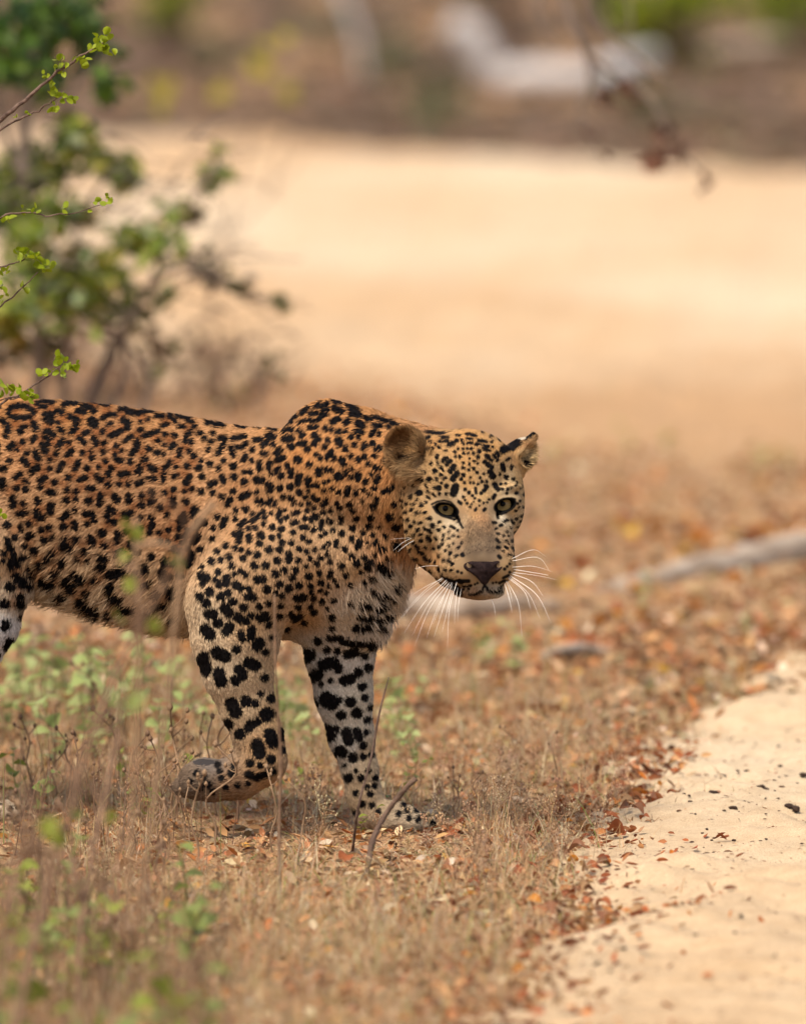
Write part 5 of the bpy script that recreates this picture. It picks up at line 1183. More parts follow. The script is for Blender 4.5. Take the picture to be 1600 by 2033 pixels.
HEADCOAT = [
 (925, 870, 212, 152, 88, 6, 0, -1), (860, 880, 210, 150, 88, 7, -.6, -.8), (980, 900, 214, 156, 92, 6, .5, -.9), (925, 910, 214, 158, 96, 5, 0, -1), (870, 930, 214, 166, 108, 6, -.7, -.6), (985, 940, 218, 172, 116, 5, .6, -.8),
 (925, 960, 216, 162, 100, 5, 0, -1), (855, 960, 212, 164, 108, 8, -.9, -.2), (1010, 950, 222, 182, 130, 6, .9, -.4), (925, 1000, 214, 162, 104, 4.5, 0, -1), (905, 985, 224, 186, 140, 4, -.2, -1), (960, 985, 220, 172, 112, 4, .1, -1),
 (880, 984, 218, 178, 130, 4, -.5, -.7), (880, 968, 212, 164, 108, 4, -.5, -.7), (1000, 978, 224, 190, 144, 4, .5, -.8), (1000, 964, 216, 170, 114, 4, .5, -.8), (870, 1038, 222, 184, 134, 5, -.8, .4), (868, 1029, 216, 180, 134, 4, -.8, .4), (888, 1037, 220, 190, 150, 4, -.7, .5), (908, 1042, 218, 190, 152, 4, -.7, .5), (895, 1056, 208, 170, 126, 5, -.7, .5), (993, 1027, 224, 200, 166, 4, .8, .3), (1008, 1030, 216, 178, 130, 5, .8, .3), (1015, 1010, 220, 180, 130, 6, .9, .1), (921, 1010, 202, 156, 108, 4, -.1, -1), (918, 1030, 200, 160, 116, 4, -.2, -1), (977, 1005, 206, 166, 120, 4, .1, -1), (982, 1020, 200, 160, 116, 4, .2, -1),
 (840, 1020, 210, 160, 104, 8, -.9, .3), (812, 1000, 206, 156, 100, 10, -.9, .4), (815, 1060, 208, 160, 104, 10, -.9, .6), (850, 1070, 208, 158, 102, 8, -.8, .7), (880, 1075, 216, 176, 128, 6, -.8, .5), (835, 1100, 206, 146, 88, 11, -.7, .9), (870, 1110, 208, 150, 94, 9, -.6, .9),
 (940, 1020, 196, 144, 92, 5, 0, -1), (955, 1030, 186, 136, 92, 5, 0, -1), (932, 1042, 146, 112, 80, 5, 0, -1), (965, 1045, 148, 112, 80, 5, 0, -1), (948, 1060, 128, 100, 74, 5, 0, -1), (970, 1070, 126, 100, 76, 5, 0, -1), (930, 1070, 124, 98, 72, 5, 0, -1), (945, 1090, 122, 98, 76, 5, 0, -1), (970, 1090, 124, 100, 78, 5, .1, -1), (984, 1082, 136, 110, 82, 5, .3, -1), (955, 1106, 168, 138, 106, 3.5, 0, -1), (975, 1104, 160, 130, 100, 3.5, 0, -1), (926, 1092, 128, 104, 80, 5, -.3, -.8), (914, 1062, 180, 140, 100, 5, -.7, .1), (912, 1085, 168, 132, 96, 5, -.7, .1),
 (990, 1060, 190, 152, 112, 5, .8, .2), (1000, 1090, 204, 156, 108, 5, .8, .5), (905, 1110, 190, 150, 106, 5, -.9, .3), (890, 1130, 206, 160, 108, 6, -.9, .5), (915, 1145, 210, 164, 112, 6, -.6, .8), (940, 1150, 210, 176, 136, 5, -.3, .9), (985, 1140, 210, 168, 116, 5, .6, .8), (975, 1150, 210, 176, 138, 5, .3, .9), (1005, 1120, 214, 168, 114, 5, .9, .4),
 (940, 1172, 170, 130, 98, 7, -.2, 1), (965, 1172, 196, 164, 132, 9, .1, 1), (985, 1168, 214, 190, 160, 11, .4, 1), (900, 1165, 150, 110, 80, 8, -.5, .9),
 (1035, 880, 206, 150, 96, 9, .5, -.6), (1040, 905, 226, 186, 130, 14, .8, .4), (1020, 920, 210, 152, 92, 10, .6, -.5), (1025, 950, 216, 168, 108, 8, .7, -.3), (1010, 890, 206, 150, 90, 7, .4, -.8),
 (778, 880, 128, 84, 46, 12, -.2, -1), (800, 866, 132, 88, 48, 12, -.3, -1), (828, 885, 172, 128, 82, 14, -.6, -.6), (812, 893, 178, 128, 76, 22, -1, .25), (800, 905, 118, 80, 46, 20, -1, .1), (790, 905, 116, 78, 44, 14, -.9, -.2), (825, 915, 186, 142, 94, 24, -1, .2), (822, 935, 194, 148, 98, 20, -.9, -.2), (800, 938, 200, 156, 106, 16, -.6, .5), (790, 945, 206, 156, 100, 9, -.3, 1), (815, 960, 206, 158, 106, 12, -.8, .4), (765, 900, 190, 140, 90, 7, -.3, .9),
]
# ------------------------------------------------------------------ body mesh
FLD = Field((-840, 735, -470), (1100, 1690, 520), 3.4)
build_field(FLD)
BV, BF = FLD.mesh()
del FLD
# finer head: same builder on a tight grid, then the head vertices of the body are drawn onto it
class Fine(Field): pass
FH = Fine((730, 840, -420), (1075, 1200, -90), 1.7)
build_field(FH)
def tri(fld, p):
    q = (p - fld.lo) / fld.h
    q = np.clip(q, 0, np.array(fld.n) - 1.001)
    i = q.astype(int); t = q - i; f = fld.f
    r = 0
    for dx in (0, 1):
        for dy in (0, 1):
            for dz in (0, 1):
                w = (t[:, 0] if dx else 1 - t[:, 0]) * (t[:, 1] if dy else 1 - t[:, 1]) * (t[:, 2] if dz else 1 - t[:, 2])
                r = r + w * f[i[:, 0] + dx, i[:, 1] + dy, i[:, 2] + dz]
    return r
inh = np.all((BV > FH.lo + 8) & (BV < FH.lo + (np.array(FH.n) - 1) * FH.h - 8), axis=1)
# subdivide the head quads once (edge midpoints + face centre), neighbours keep their shape
fin = inh[BF].all(axis=1)
hf = BF[fin]
E = np.sort(np.stack([hf, np.roll(hf, -1, 1)], 2).reshape(-1, 2), 1)
Eu, inv = np.unique(E, axis=0, return_inverse=True)
nb = len(BV)
mid = (BV[Eu[:, 0]] + BV[Eu[:, 1]]) / 2
cen = BV[hf].mean(1)
V2 = np.vstack([BV, mid, cen])
me_i = (nb + inv.reshape(-1, 4))
ce_i = nb + len(Eu) + np.arange(len(hf))
newq = np.vstack([np.stack([hf[:, k], me_i[:, k], ce_i, me_i[:, (k + 3) % 4]], 1) for k in range(4)])
emid = {(int(a), int(b)): nb + i for i, (a, b) in enumerate(Eu)}
rest = BF[~fin]
# outside faces touching a split edge become n-gons so that the skin stays closed
Eset = np.sort(np.stack([rest, np.roll(rest, -1, 1)], 2).reshape(-1, 2), 1)
key = Eset[:, 0] * nb + Eset[:, 1]; ukey = Eu[:, 0] * nb + Eu[:, 1]
touch = np.isin(key, ukey).reshape(-1, 4).any(1)
ngons = []
for f in rest[touch]:
    g = []
    for k in range(4):
        a, b = int(f[k]), int(f[(k + 1) % 4])
        g.append(a)
        m = emid.get((min(a, b), max(a, b)))
        if m is not None: g.append(m)
    ngons.append(tuple(g))
quads = np.vstack([rest[~touch], newq])
fineV = np.zeros(len(V2), bool); fineV[np.unique(newq)] = True
P = V2[fineV]
for _ in range(4):
    e = 0.9
    g = np.stack([tri(FH, P + np.array(o) * e) - tri(FH, P - np.array(o) * e) for o in ((1, 0, 0), (0, 1, 0), (0, 0, 1))], 1) / (2 * e)
    P = P - 0.7 * np.clip(tri(FH, P), -4, 4)[:, None] * g / (np.sum(g * g, 1)[:, None] + 0.1)
V2[fineV] = P
del FH
ORI = np.array(L2W(np.array([300.0, 1640.0, 130.0]))); ORI[2] = 0.0
bm_me = bpy.data.meshes.new("leopard")
allf = [tuple(q) for q in quads.tolist()] + ngons
bm_me.from_pydata((L2W(V2) - ORI).astype(float).tolist(), [], allf)
bm_me.update()
# relax the whole skin a little, the fine head less
bmx = bmesh.new(); bmx.from_mesh(bm_me)
bmx.verts.ensure_lookup_table()
body_v = [v for v in bmx.verts if not fineV[v.index]]
for _ in range(4):
    bmesh.ops.smooth_vert(bmx, verts=body_v, factor=0.5, use_axis_x=True, use_axis_y=True, use_axis_z=True)
bmesh.ops.smooth_vert(bmx, verts=list(bmx.verts), factor=0.35, use_axis_x=True, use_axis_y=True, use_axis_z=True)
bmx.to_mesh(bm_me); bmx.free()
bm_me.polygons.foreach_set("use_smooth", np.ones(len(bm_me.polygons), dtype=bool))
def W2L(p):
    q = p + ORI - CO - Fw * 14.0
    return np.stack([800 + q @ R_ * PXS, 1016.5 - q @ U_ * PXS, q @ Fw * PXS], 1)
nv = len(bm_me.vertices)
co = np.zeros(nv * 3, np.float32); bm_me.vertices.foreach_get("co", co); co = co.reshape(-1, 3)
VL = W2L(co.astype(float))
no = np.zeros(nv * 3, np.float32); bm_me.vertices.foreach_get("normal", no); no = no.reshape(-1, 3)
NL = np.stack([no @ R_, -(no @ U_), no @ Fw], 1)
bvh = BVHTree.FromPolygons(VL.tolist(), allf)

def surf_d(u, v):
    h = bvh.ray_cast(Vector((u, v, -900)), Vector((0, 0, 1)))
    return None if h[0] is None else h[0][2]

# ------------------------------------------------------------------ coat colour, hair length and lie at any point of the skin
def keyset(keys):
    out = []
    for k in keys:
        d = surf_d(k[0], k[1])
        if d is None:
            d = 40.0
        out.append((k[0], k[1], d, *srgb(k[2], k[3], k[4]), k[5], k[6], k[7]))
    return np.array(out)
KB, KH = keyset(COAT), keyset(HEADCOAT)
def idw(K, p, wd, pw=3.0):
    out = np.zeros((len(p), 6))
    for i in range(0, len(p), 40000):
        q = p[i:i + 40000]
        D = (q[:, None, 0] - K[None, :, 0]) ** 2 + (q[:, None, 1] - K[None, :, 1]) ** 2 + (wd * (q[:, None, 2] - K[None, :, 2])) ** 2 + 25.0
        W = D ** (-pw / 2); W /= W.sum(1, keepdims=True)
        out[i:i + 40000] = W @ K[:, 3:]
    return out
def headness(p):
    s = np.clip((p[:, 0] - 770) / 45, 0, 1)
    s = s * np.clip((-150 - p[:, 2] + np.clip((p[:, 0] - 850) / 60, 0, 1) * 100) / 30, 0, 1) * (p[:, 1] < 1205)
    ear = (np.hypot(p[:, 0] - 802, p[:, 1] - 894) < 50) & (p[:, 2] < -206)
    return np.maximum(s, ear * 1.0)
def coat(p):
    b = idw(KB, p, 0.35); h = idw(KH, p, 0.5, 3.4)
    s = headness(p)[:, None]
    return b * (1 - s) + h * s

# ------------------------------------------------------------------ markings
def bare(p, noz=None):
    q0 = np.full(len(p), 99.0)
    for e, (rx, ry, an) in zip(EYES, ((23.4, 13.6, 14), (21.6, 13.2, -20))):
        a = math.radians(an); x = p[:, 0] - e['c'][0]; y = p[:, 1] - e['c'][1] - 1.5
        X = x * math.cos(a) + y * math.sin(a); Y = -x * math.sin(a) + y * math.cos(a)
        q0 = np.minimum(q0, np.where(p[:, 2] < -200, np.hypot(X / rx, Y / ry), 99))
    return q0
STK = []            # segments: (a, b, r, d0)
seg = []
for (r, pts), zone in STROKES:
    if zone != 'face':
        cx, cy = np.mean([q[0] for q in pts]), np.mean([q[1] for q in pts])
        if zone == 'flank' and cx > 396: continue
        if zone == 'shoulder' and (cx < 396 or (cx > 850 and cy > 850)): continue
    pp = pts if len(pts) > 1 else [pts[0], (pts[0][0] + 0.01, pts[0][1])]
    for a, b in zip(pp[:-1], pp[1:]):
        m = ((a[0] + b[0]) / 2, (a[1] + b[1]) / 2)
        d = surf_d(*m)
        if d is None:
            ds = [x for x in (surf_d(*a), surf_d(*b)) if x is not None]
            if not ds: 
                for o in ((0, 8), (-8, 8), (0, 16), (-12, 0), (12, 0), (0, -8)):
                    x = surf_d(m[0] + o[0], m[1] + o[1])
                    if x is not None: ds.append(x); break
            if not ds: continue
            d = ds[0]
        seg.append((a[0], a[1], b[0], b[1], r, d, zone))
# the sides that the list does not cover: rosettes and spots spread over the skin
kdv = KDTree(nv)
for i, p in enumerate(VL): kdv.insert(p, i)
kdv.balance()
free = np.where((NL[:, 2] > -0.02) | (VL[:, 0] < -6))[0]
order = rng.permutation(free)
taken = np.zeros(nv, bool)
blobs = []          # 3-D spots: (centre, r)
for i in order:
    if taken[i]: continue
    p = VL[i]
    low = p[1] > 1240
    if p[0] > 770: sp, kind = 20, 's'
    elif low: sp, kind = 38, 's'
    elif p[0] > 480: sp, kind = 27, 's'
    else: sp, kind = 52, 'r'
    if p[1] > 1560 : sp = 24
    for _, j, dist in kdv.find_range(Vector(p), sp): taken[j] = True
    n = NL[i]; t = np.cross(n, (0, 0.3, 1.0)); t /= np.linalg.norm(t) + 1e-9; b = np.cross(n, t)
    if kind == 's':
        blobs.append((p, sp * rng.uniform(.26, .36)))
        if rng.random() < .4: 
            a = rng.uniform(0, 6.28); blobs.append((p + (t * math.cos(a) + b * math.sin(a)) * sp * .28, sp * .25))
    else:
        R = sp * rng.uniform(.30, .36); k = rng.integers(3, 6); a0 = rng.uniform(0, 6.28)
        for q in range(k):
            a = a0 + q * 6.28 / k + rng.uniform(-.25, .25)
            for da in ((0,) if rng.random() < .4 else (-.22, .22)):
                blobs.append((p + (t * math.cos(a + da) + b * math.sin(a + da)) * R * 1.05, rng.uniform(6.5, 8.5)))

hf_ = np.where((headness(VL) > .6) & (NL[:, 2] < .1))[0]
fs = [q for q in seg if q[6] == 'face']
fa = np.array([((q[0] + q[2]) / 2, (q[1] + q[3]) / 2, q[4] + math.hypot(q[2] - q[0], q[3] - q[1]) * .4) for q in fs])
for i in rng.permutation(hf_):
    u, v, d = VL[i]
    if bare(VL[i:i + 1])[0] < 1.75: continue
    if abs(u - (938 + (v - 1000) * .14)) < 34 and v > 1012: continue          # nose bridge
    if v > 1105 and u > 895: continue
    if math.hypot(u - 802, v - 896) < 66 or (u > 1012 and v < 955): continue
    gap = (np.hypot(fa[:, 0] - u, fa[:, 1] - v) - fa[:, 2]).min()
    r = rng.uniform(2.2, 3.6)
    if gap < r + 4.5: continue
    a = math.atan2(v - 1040, u - 930) + rng.normal(0, .3); L_ = rng.uniform(1, 4)
    seg.append((u - L_ * math.cos(a), v - L_ * math.sin(a), u + L_ * math.cos(a), v + L_ * math.sin(a), r, d, 'face'))
    fa = np.vstack([fa, (u, v, r + L_ * .7)])

def markings(p, facing):
    """signed distance to the nearest marking (px) and how much a point lies inside a rosette"""
    n = len(p)
    sd = np.full(n, 50.0); clus = np.zeros(n)
    kd = KDTree(n)
    for i, q in enumerate(p): kd.insert(q, i)
    kd.balance()
    for (ax, ay, bx, by, r, d0, zone) in seg:
        m = Vector(((ax + bx) / 2, (ay + by) / 2, d0))
        L = math.hypot(bx - ax, by - ay); r = r + (0.8 if zone == 'face' else 1.9 if zone == 'flank' else 2.0 if zone == 'shoulder' else 1.6)
        hit = kd.find_range(m, L / 2 + r + 34)
        if not hit: continue
        j = np.array([h[1] for h in hit])
        q = p[j]
        t = np.clip(((q[:, 0] - ax) * (bx - ax) + (q[:, 1] - ay) * (by - ay)) / (L * L + 1e-6), 0, 1)
        dd = np.hypot(q[:, 0] - ax - t * (bx - ax), q[:, 1] - ay - t * (by - ay)) - r
        dd = dd + np.where(facing[j], 0, 60) + np.maximum(np.abs(q[:, 2] - d0) - 42, 0)
        sd[j] = np.minimum(sd[j], dd)
        if zone == 'flank': clus[j] += np.exp(-np.maximum(dd, 0) / 5.0) * (dd < 30)
    for c, r in blobs:
        hit = kd.find_range(Vector(c), r + 12)
        if not hit: continue
        j = np.array([h[1] for h in hit]); dd = np.array([h[2] for h in hit]) - r
        dd = dd + np.where(facing[j] & (p[j, 0] > -2), 60, 0)
        sd[j] = np.minimum(sd[j], dd)
        clus[j] += np.exp(-np.maximum(dd, 0) / 5.0) * 0.6 * (p[j, 0] < 450)
    return sd, clus

# rosette centres: open spots of the flank ringed by at least three marks
ROSE = []
_fl = [q for q in seg if q[6] == 'flank']
_A = np.array([[q[0], q[1], q[2], q[3], q[4]] for q in _fl])
_cand = []
for u in np.arange(0, 430, 3.0):
    for v in np.arange(795, 1215, 3.0):
        dx, dy = _A[:, 2] - _A[:, 0], _A[:, 3] - _A[:, 1]; L2_ = dx * dx + dy * dy + 1e-6
        t = np.clip(((u - _A[:, 0]) * dx + (v - _A[:, 1]) * dy) / L2_, 0, 1)
        e = np.hypot(u - _A[:, 0] - t * dx, v - _A[:, 1] - t * dy) - _A[:, 4]
        if e.min() < 1.2: continue
        near = (e < 10.5)
        if near.sum() < 3: continue
        ang = np.sort(np.arctan2((_A[near, 1] + _A[near, 3]) / 2 - v, (_A[near, 0] + _A[near, 2]) / 2 - u))
        gap = np.diff(np.append(ang, ang[0] + 6.283)).max()
        if gap > 3.0: continue
        _cand.append((e[near].std() + e[near].mean() * .6 + gap * 1.5 - near.sum() * .8, u, v))
for _s, u, v in sorted(_cand):
    if all(math.hypot(u - a, v - b) > 27 for a, b in ROSE): ROSE.append((u, v))

ALB = 0.53
SPOT = np.array([0.0036, 0.0028, 0.0026])
def coat_colour(p, facing, jitter, spotj=None):
    spotj = jitter if spotj is None else spotj
    k = coat(p)
    sd, clus = markings(p, facing)
    base = k[:, :3] * np.array([0.95, 1.03, 1.10])
    base = base * (1 - np.outer(headness(p), np.array([.10, .12, .15])))
    base = .95 * base + .05 * (base @ np.array([.3, .6, .1]))[:, None] * np.array([1.06, 1.0, .9])
    # rosette centres and the far side run a little more rufous
    w = np.clip((clus - 0.58) / 0.6, 0, 1) * np.clip((460 - p[:, 0]) / 60, 0, 1)
    base = base * (1 - .45 * w[:, None] * np.array([0.32, 0.43, 0.50])) * (1 + .10 * np.clip((460 - p[:, 0]) / 60, 0, 1) * (1 - w))[:, None]
    for c in ROSE:
        j = np.where((np.abs(p[:, 0] - c[0]) < 18) & (np.abs(p[:, 1] - c[1]) < 18) & facing)[0]
        if len(j):
            q = np.clip(1.25 - np.hypot(p[j, 0] - c[0], p[j, 1] - c[1]) / 13.0, 0, 1) ** .7
            base[j] *= 1 - q[:, None] * np.array([.34, .48, .56])
    lum = np.clip(1 + jitter * 0.17, 0.5, 1.6)
    base = base * ALB * lum[:, None]
    # ear backs and ear hole
    hole = np.clip(1.2 - np.hypot((p[:, 0] - 803) / 17, (p[:, 1] - 913) / 13), 0, 1) * (p[:, 2] > -262) * (p[:, 2] < -200)
    edge = sd + spotj * np.where(headness(p) > .5, 1.1, 1.6)
    soft = np.where(headness(p) > .5, 2.2, 3.4)
    m = np.clip((.45 * soft - edge) / soft, 0, 1)
    m = np.maximum(m, hole)
    wht = np.exp(-(((p[:, 0] - 1029) / 9) ** 2 + ((p[:, 1] - 872) / 5) ** 2)) * 0   # reserved
    col = base * (1 - m[:, None]) + SPOT * (1 + 0.6 * jitter[:, None]) * m[:, None]
    tip = (np.hypot((p[:, 0] - 1030) / 10, (p[:, 1] - 871) / 4.5) < 1) & (p[:, 2] < -120)
    col[tip] = np.array([0.40, 0.33, 0.24])
    return col, k, m

fac_v = NL[:, 2] < 0.22
vcol, vk, vm = coat_colour(VL, fac_v, np.zeros(nv))
# bare skin: round the eyes, nose leather surround, pads
eye_d = np.full(nv, 99.0)
for e, (rx, ry, an) in zip(EYES, ((23.4, 13.6, 14), (21.6, 13.2, -20))):
    a = math.radians(an); x = VL[:, 0] - e['c'][0]; y = VL[:, 1] - e['c'][1] - 1.5
    X = x * math.cos(a) + y * math.sin(a); Y = -x * math.sin(a) + y * math.cos(a)
    q = np.hypot(X / rx, Y / ry)
    eye_d = np.minimum(eye_d, np.where(VL[:, 2] < -200, q, 99))
rim = np.clip((1.13 - bare(VL)) / 0.08, 0, 1)
vcol = vcol * (1 - rim[:, None]) + np.array([0.004, 0.0035, 0.003]) * rim[:, None]
pads = (np.hypot((VL[:, 0] - 408) / 24, (VL[:, 1] - 1511) / 7) < 1) & (VL[:, 2] < 0) & (VL[:, 2] > -140)
vcol[pads] = np.array([0.035, 0.030, 0.028])
a_ = bm_me.attributes.new("col", 'FLOAT_COLOR', 'POINT')
c4 = np.ones((nv, 4), np.float32); c4[:, :3] = vcol * 0.9
a_.data.foreach_set("color", c4.ravel())
skin = attr_mat("leopard_coat_skin", 0.85, 0.1)
bm_me.materials.append(skin)
leopard = link("leopard", bm_me, None, ORI)
tag(leopard, "spotted leopard walking out of dry grass with one forepaw lifted, face turned to the viewer", "leopard")

# ------------------------------------------------------------------ fur
bm_me.calc_loop_triangles()
nt = len(bm_me.loop_triangles)
T = np.zeros(nt * 3, np.int32); bm_me.loop_triangles.foreach_get("vertices", T); T = T.reshape(-1, 3)
A = np.linalg.norm(np.cross(VL[T[:, 1]] - VL[T[:, 0]], VL[T[:, 2]] - VL[T[:, 0]]), axis=1) / 2
cT = VL[T].mean(1); nT = NL[T].mean(1)
hd = headness(cT)
dens = np.where(nT[:, 2] < 0.3, 0.50, 0.17)
dens = np.where(cT[:, 0] < -60, 0.14, dens)
dens = np.where((hd > 0.3) & (nT[:, 2] < 0.3), 1.15, dens)
dens = np.where((cT[:, 1] > 1250) & (nT[:, 2] < 0.3) & (cT[:, 0] > -60), 0.7, dens)
Wt = A * dens
NH = int(min(Wt.sum(), 620000))
cum = np.cumsum(Wt); pick = np.searchsorted(cum, rng.random(NH) * cum[-1])
r1, r2 = rng.random(NH), rng.random(NH)
s1 = np.sqrt(r1); wa, wb, wc = 1 - s1, s1 * (1 - r2), s1 * r2
tv = T[pick]
root = VL[tv[:, 0]] * wa[:, None] + VL[tv[:, 1]] * wb[:, None] + VL[tv[:, 2]] * wc[:, None]
nrm = NL[tv[:, 0]] * wa[:, None] + NL[tv[:, 1]] * wb[:, None] + NL[tv[:, 2]] * wc[:, None]
nrm /= np.linalg.norm(nrm, axis=1)[:, None] + 1e-9
keep = bare(root) > 1.10
keep &= ~((np.hypot((root[:, 0] - 408) / 22, (root[:, 1] - 1511) / 6) < 1) & (root[:, 2] < 0) & (root[:, 2] > -140))
keep &= ~((np.hypot((root[:, 0] - 958) / 35, (root[:, 1] - 1126) / 15) < 1) & (root[:, 2] < -335))
root, nrm = root[keep], nrm[keep]; NH = len(root)
kk = coat(root)
length = kk[:, 3] * rng.uniform(0.7, 1.2, NH) * np.where((headness(root) < .5) & (kk[:, 3] < 12.5), .8, np.where(headness(root) > .5, 1.25, 1.0))
near_eye = bare(root)
guard = (rng.random(NH) < .08) & (headness(root) < .5)
length = np.where(guard, length * 1.7, length)
length = np.where(near_eye < 1.6, np.minimum(length, 2.2 + 3 * np.clip(near_eye - 1.1, 0, 1)), length)
nose_d = np.hypot((root[:, 0] - 958) / 44, (root[:, 1] - 1128) / 26)
length = np.where((nose_d < 1.25) & (root[:, 2] < -320), np.minimum(length, 2.6), length)
def wob(p, s, seed):
    g = np.random.default_rng(seed); o = np.zeros(len(p))
    for _ in range(7):
        k = g.normal(0, 1, 3); k *= g.uniform(.6, 1.5) * 6.283 / s / np.linalg.norm(k)
        o += np.sin(p @ k + g.uniform(0, 6.28))
    return o / 2.6
c1, c2, c3 = wob(root, 13, 1), wob(root, 13, 2), wob(root, 9, 3)
fine_c = wob(root, 5.0, 4) + .6 * wob(root, 3.4, 6)
flow = np.stack([kk[:, 4], kk[:, 5], np.zeros(NH)], 1) + rng.normal(0, 0.14, (NH, 3)) + 0.22 * np.stack([c1, c2, c1 * c2], 1)
flow -= nrm * np.sum(flow * nrm, 1)[:, None]
flow /= np.linalg.norm(flow, axis=1)[:, None] + 1e-9
lift = np.clip(rng.uniform(0.12, 0.36, NH) + 0.12 * c3, 0.05, 0.6)
hdr = headness(root)
lift = np.where(hdr > 0.5, rng.uniform(0.1, 0.3, NH), lift)
lift = np.where(kk[:, 3] > 13, rng.uniform(0.2, 0.62, NH), lift)
length = np.where(kk[:, 3] > 13.5, length * rng.uniform(.8, 1.5, NH), length)
dirv = flow * np.sqrt(1 - lift ** 2)[:, None] + nrm * lift[:, None]
lift = np.where(guard, np.clip(lift + .18, 0, .7), lift)
dirv = flow * np.sqrt(1 - lift ** 2)[:, None] + nrm * lift[:, None]
jit = np.clip(rng.normal(0, 1, NH), -2, 2)
seen = root + flow * (length * 0.45)[:, None]
hc_col, _, hm = coat_colour(seen, nrm[:, 2] < 0.22, (jit * 0.8 + 0.5 * c3 + 0.95 * fine_c) * np.where(hdr > .5, 1.1, 1.0) * (1 + .9 * np.exp(-((root[:, 0] - 950) / 40) ** 2 - ((root[:, 1] - 1070) / 45) ** 2)), spotj=jit * .8 + .4 * c3)
npt = 4
ts = np.linspace(0, 1, npt)
pts = np.zeros((NH, npt, 3))
sag = np.stack([np.zeros(NH), np.ones(NH), np.zeros(NH)], 1)
for k, t in enumerate(ts):
    pts[:, k] = root - nrm * 0.6 + (flow * np.sqrt(1 - lift ** 2)[:, None] * t + nrm * (lift * (t - 0.45 * t * t))[:, None]) * length[:, None] + sag * (0.05 * t * t * length)[:, None]
wp = (L2W(pts.reshape(-1, 3)) - ORI).astype(np.float32)
hc = bpy.data.hair_curves.new("fur")
hc.add_curves([npt] * NH)
hc.attributes["position"].data.foreach_set("vector", wp.ravel())
ra = hc.attributes.get("radius") or hc.attributes.new("radius", 'FLOAT', 'POINT')
rad = (np.array([0.85, 0.80, 0.60, 0.12])[None, :] * np.where(hdr > 0.5, 0.8, 1.0)[:, None] * (1 + 0.15 * rng.normal(0, 1, NH))[:, None]) / PXS
ra.data.foreach_set("value", np.clip(rad, 0.00005, None).astype(np.float32).ravel())
ca = hc.attributes.new("col", 'FLOAT_COLOR', 'POINT')
c4 = np.ones((NH, npt, 4), np.float32)
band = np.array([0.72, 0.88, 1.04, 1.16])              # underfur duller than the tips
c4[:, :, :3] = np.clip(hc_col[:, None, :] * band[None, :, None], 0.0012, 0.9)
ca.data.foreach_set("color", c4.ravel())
na = hc.attributes.new("surf_n", 'FLOAT_VECTOR', 'CURVE')
na.data.foreach_set("vector", N2W(nrm).astype(np.float32).ravel())
fm, n_, l_, p_ = new_mat("fur", 0.6, 0.03)
at_ = n_.new("ShaderNodeAttribute"); at_.attribute_name = "col"
l_.new(at_.outputs["Color"], p_.inputs["Base Color"])
an_ = n_.new("ShaderNodeAttribute"); an_.attribute_name = "surf_n"
gm = n_.new("ShaderNodeNewGeometry")
mixn = n_.new("ShaderNodeMix"); mixn.data_type = 'VECTOR'; mixn.inputs[0].default_value = 0.5
l_.new(an_.outputs["Vector"], mixn.inputs[4]); l_.new(gm.outputs["Normal"], mixn.inputs[5])
nn_ = n_.new("ShaderNodeVectorMath"); nn_.operation = 'NORMALIZE'
l_.new(mixn.outputs[1], nn_.inputs[0]); l_.new(nn_.outputs[0], p_.inputs["Normal"])
hc.materials.append(fm)
fur = link("fur", hc, leopard)
fur["kind"] = "stuff"

# ------------------------------------------------------------------ eyes
def cap(r, ang, rings=10, seg_=28):
    """spherical cap about -d of radius r and half angle ang"""
    V = [(0, 0, -r)]; Fc = []
    for i in range(1, rings + 1):
        th = ang * i / rings
        for s in range(seg_):
            ph = 2 * math.pi * s / seg_
            V.append((r * math.sin(th) * math.cos(ph), r * math.sin(th) * math.sin(ph), -r * math.cos(th)))
    for s in range(seg_): Fc.append((0, 1 + (s + 1) % seg_, 1 + s))
    for i in range(rings - 1):
        for s in range(seg_):
            a = 1 + i * seg_
            Fc.append((a + s, a + (s + 1) % seg_, a + seg_ + (s + 1) % seg_, a + seg_ + s))
    return np.array(V), Fc
scl = attr_mat("eye_white", 0.12, 0.5)
iris_m = attr_mat("iris", 0.05, 0.2)
pup_m, *_ = new_mat("pupil", 0.03, 0.06); pup_m.node_tree.nodes["Principled BSDF"].inputs["Base Color"].default_value = (0.003, 0.003, 0.003, 1)
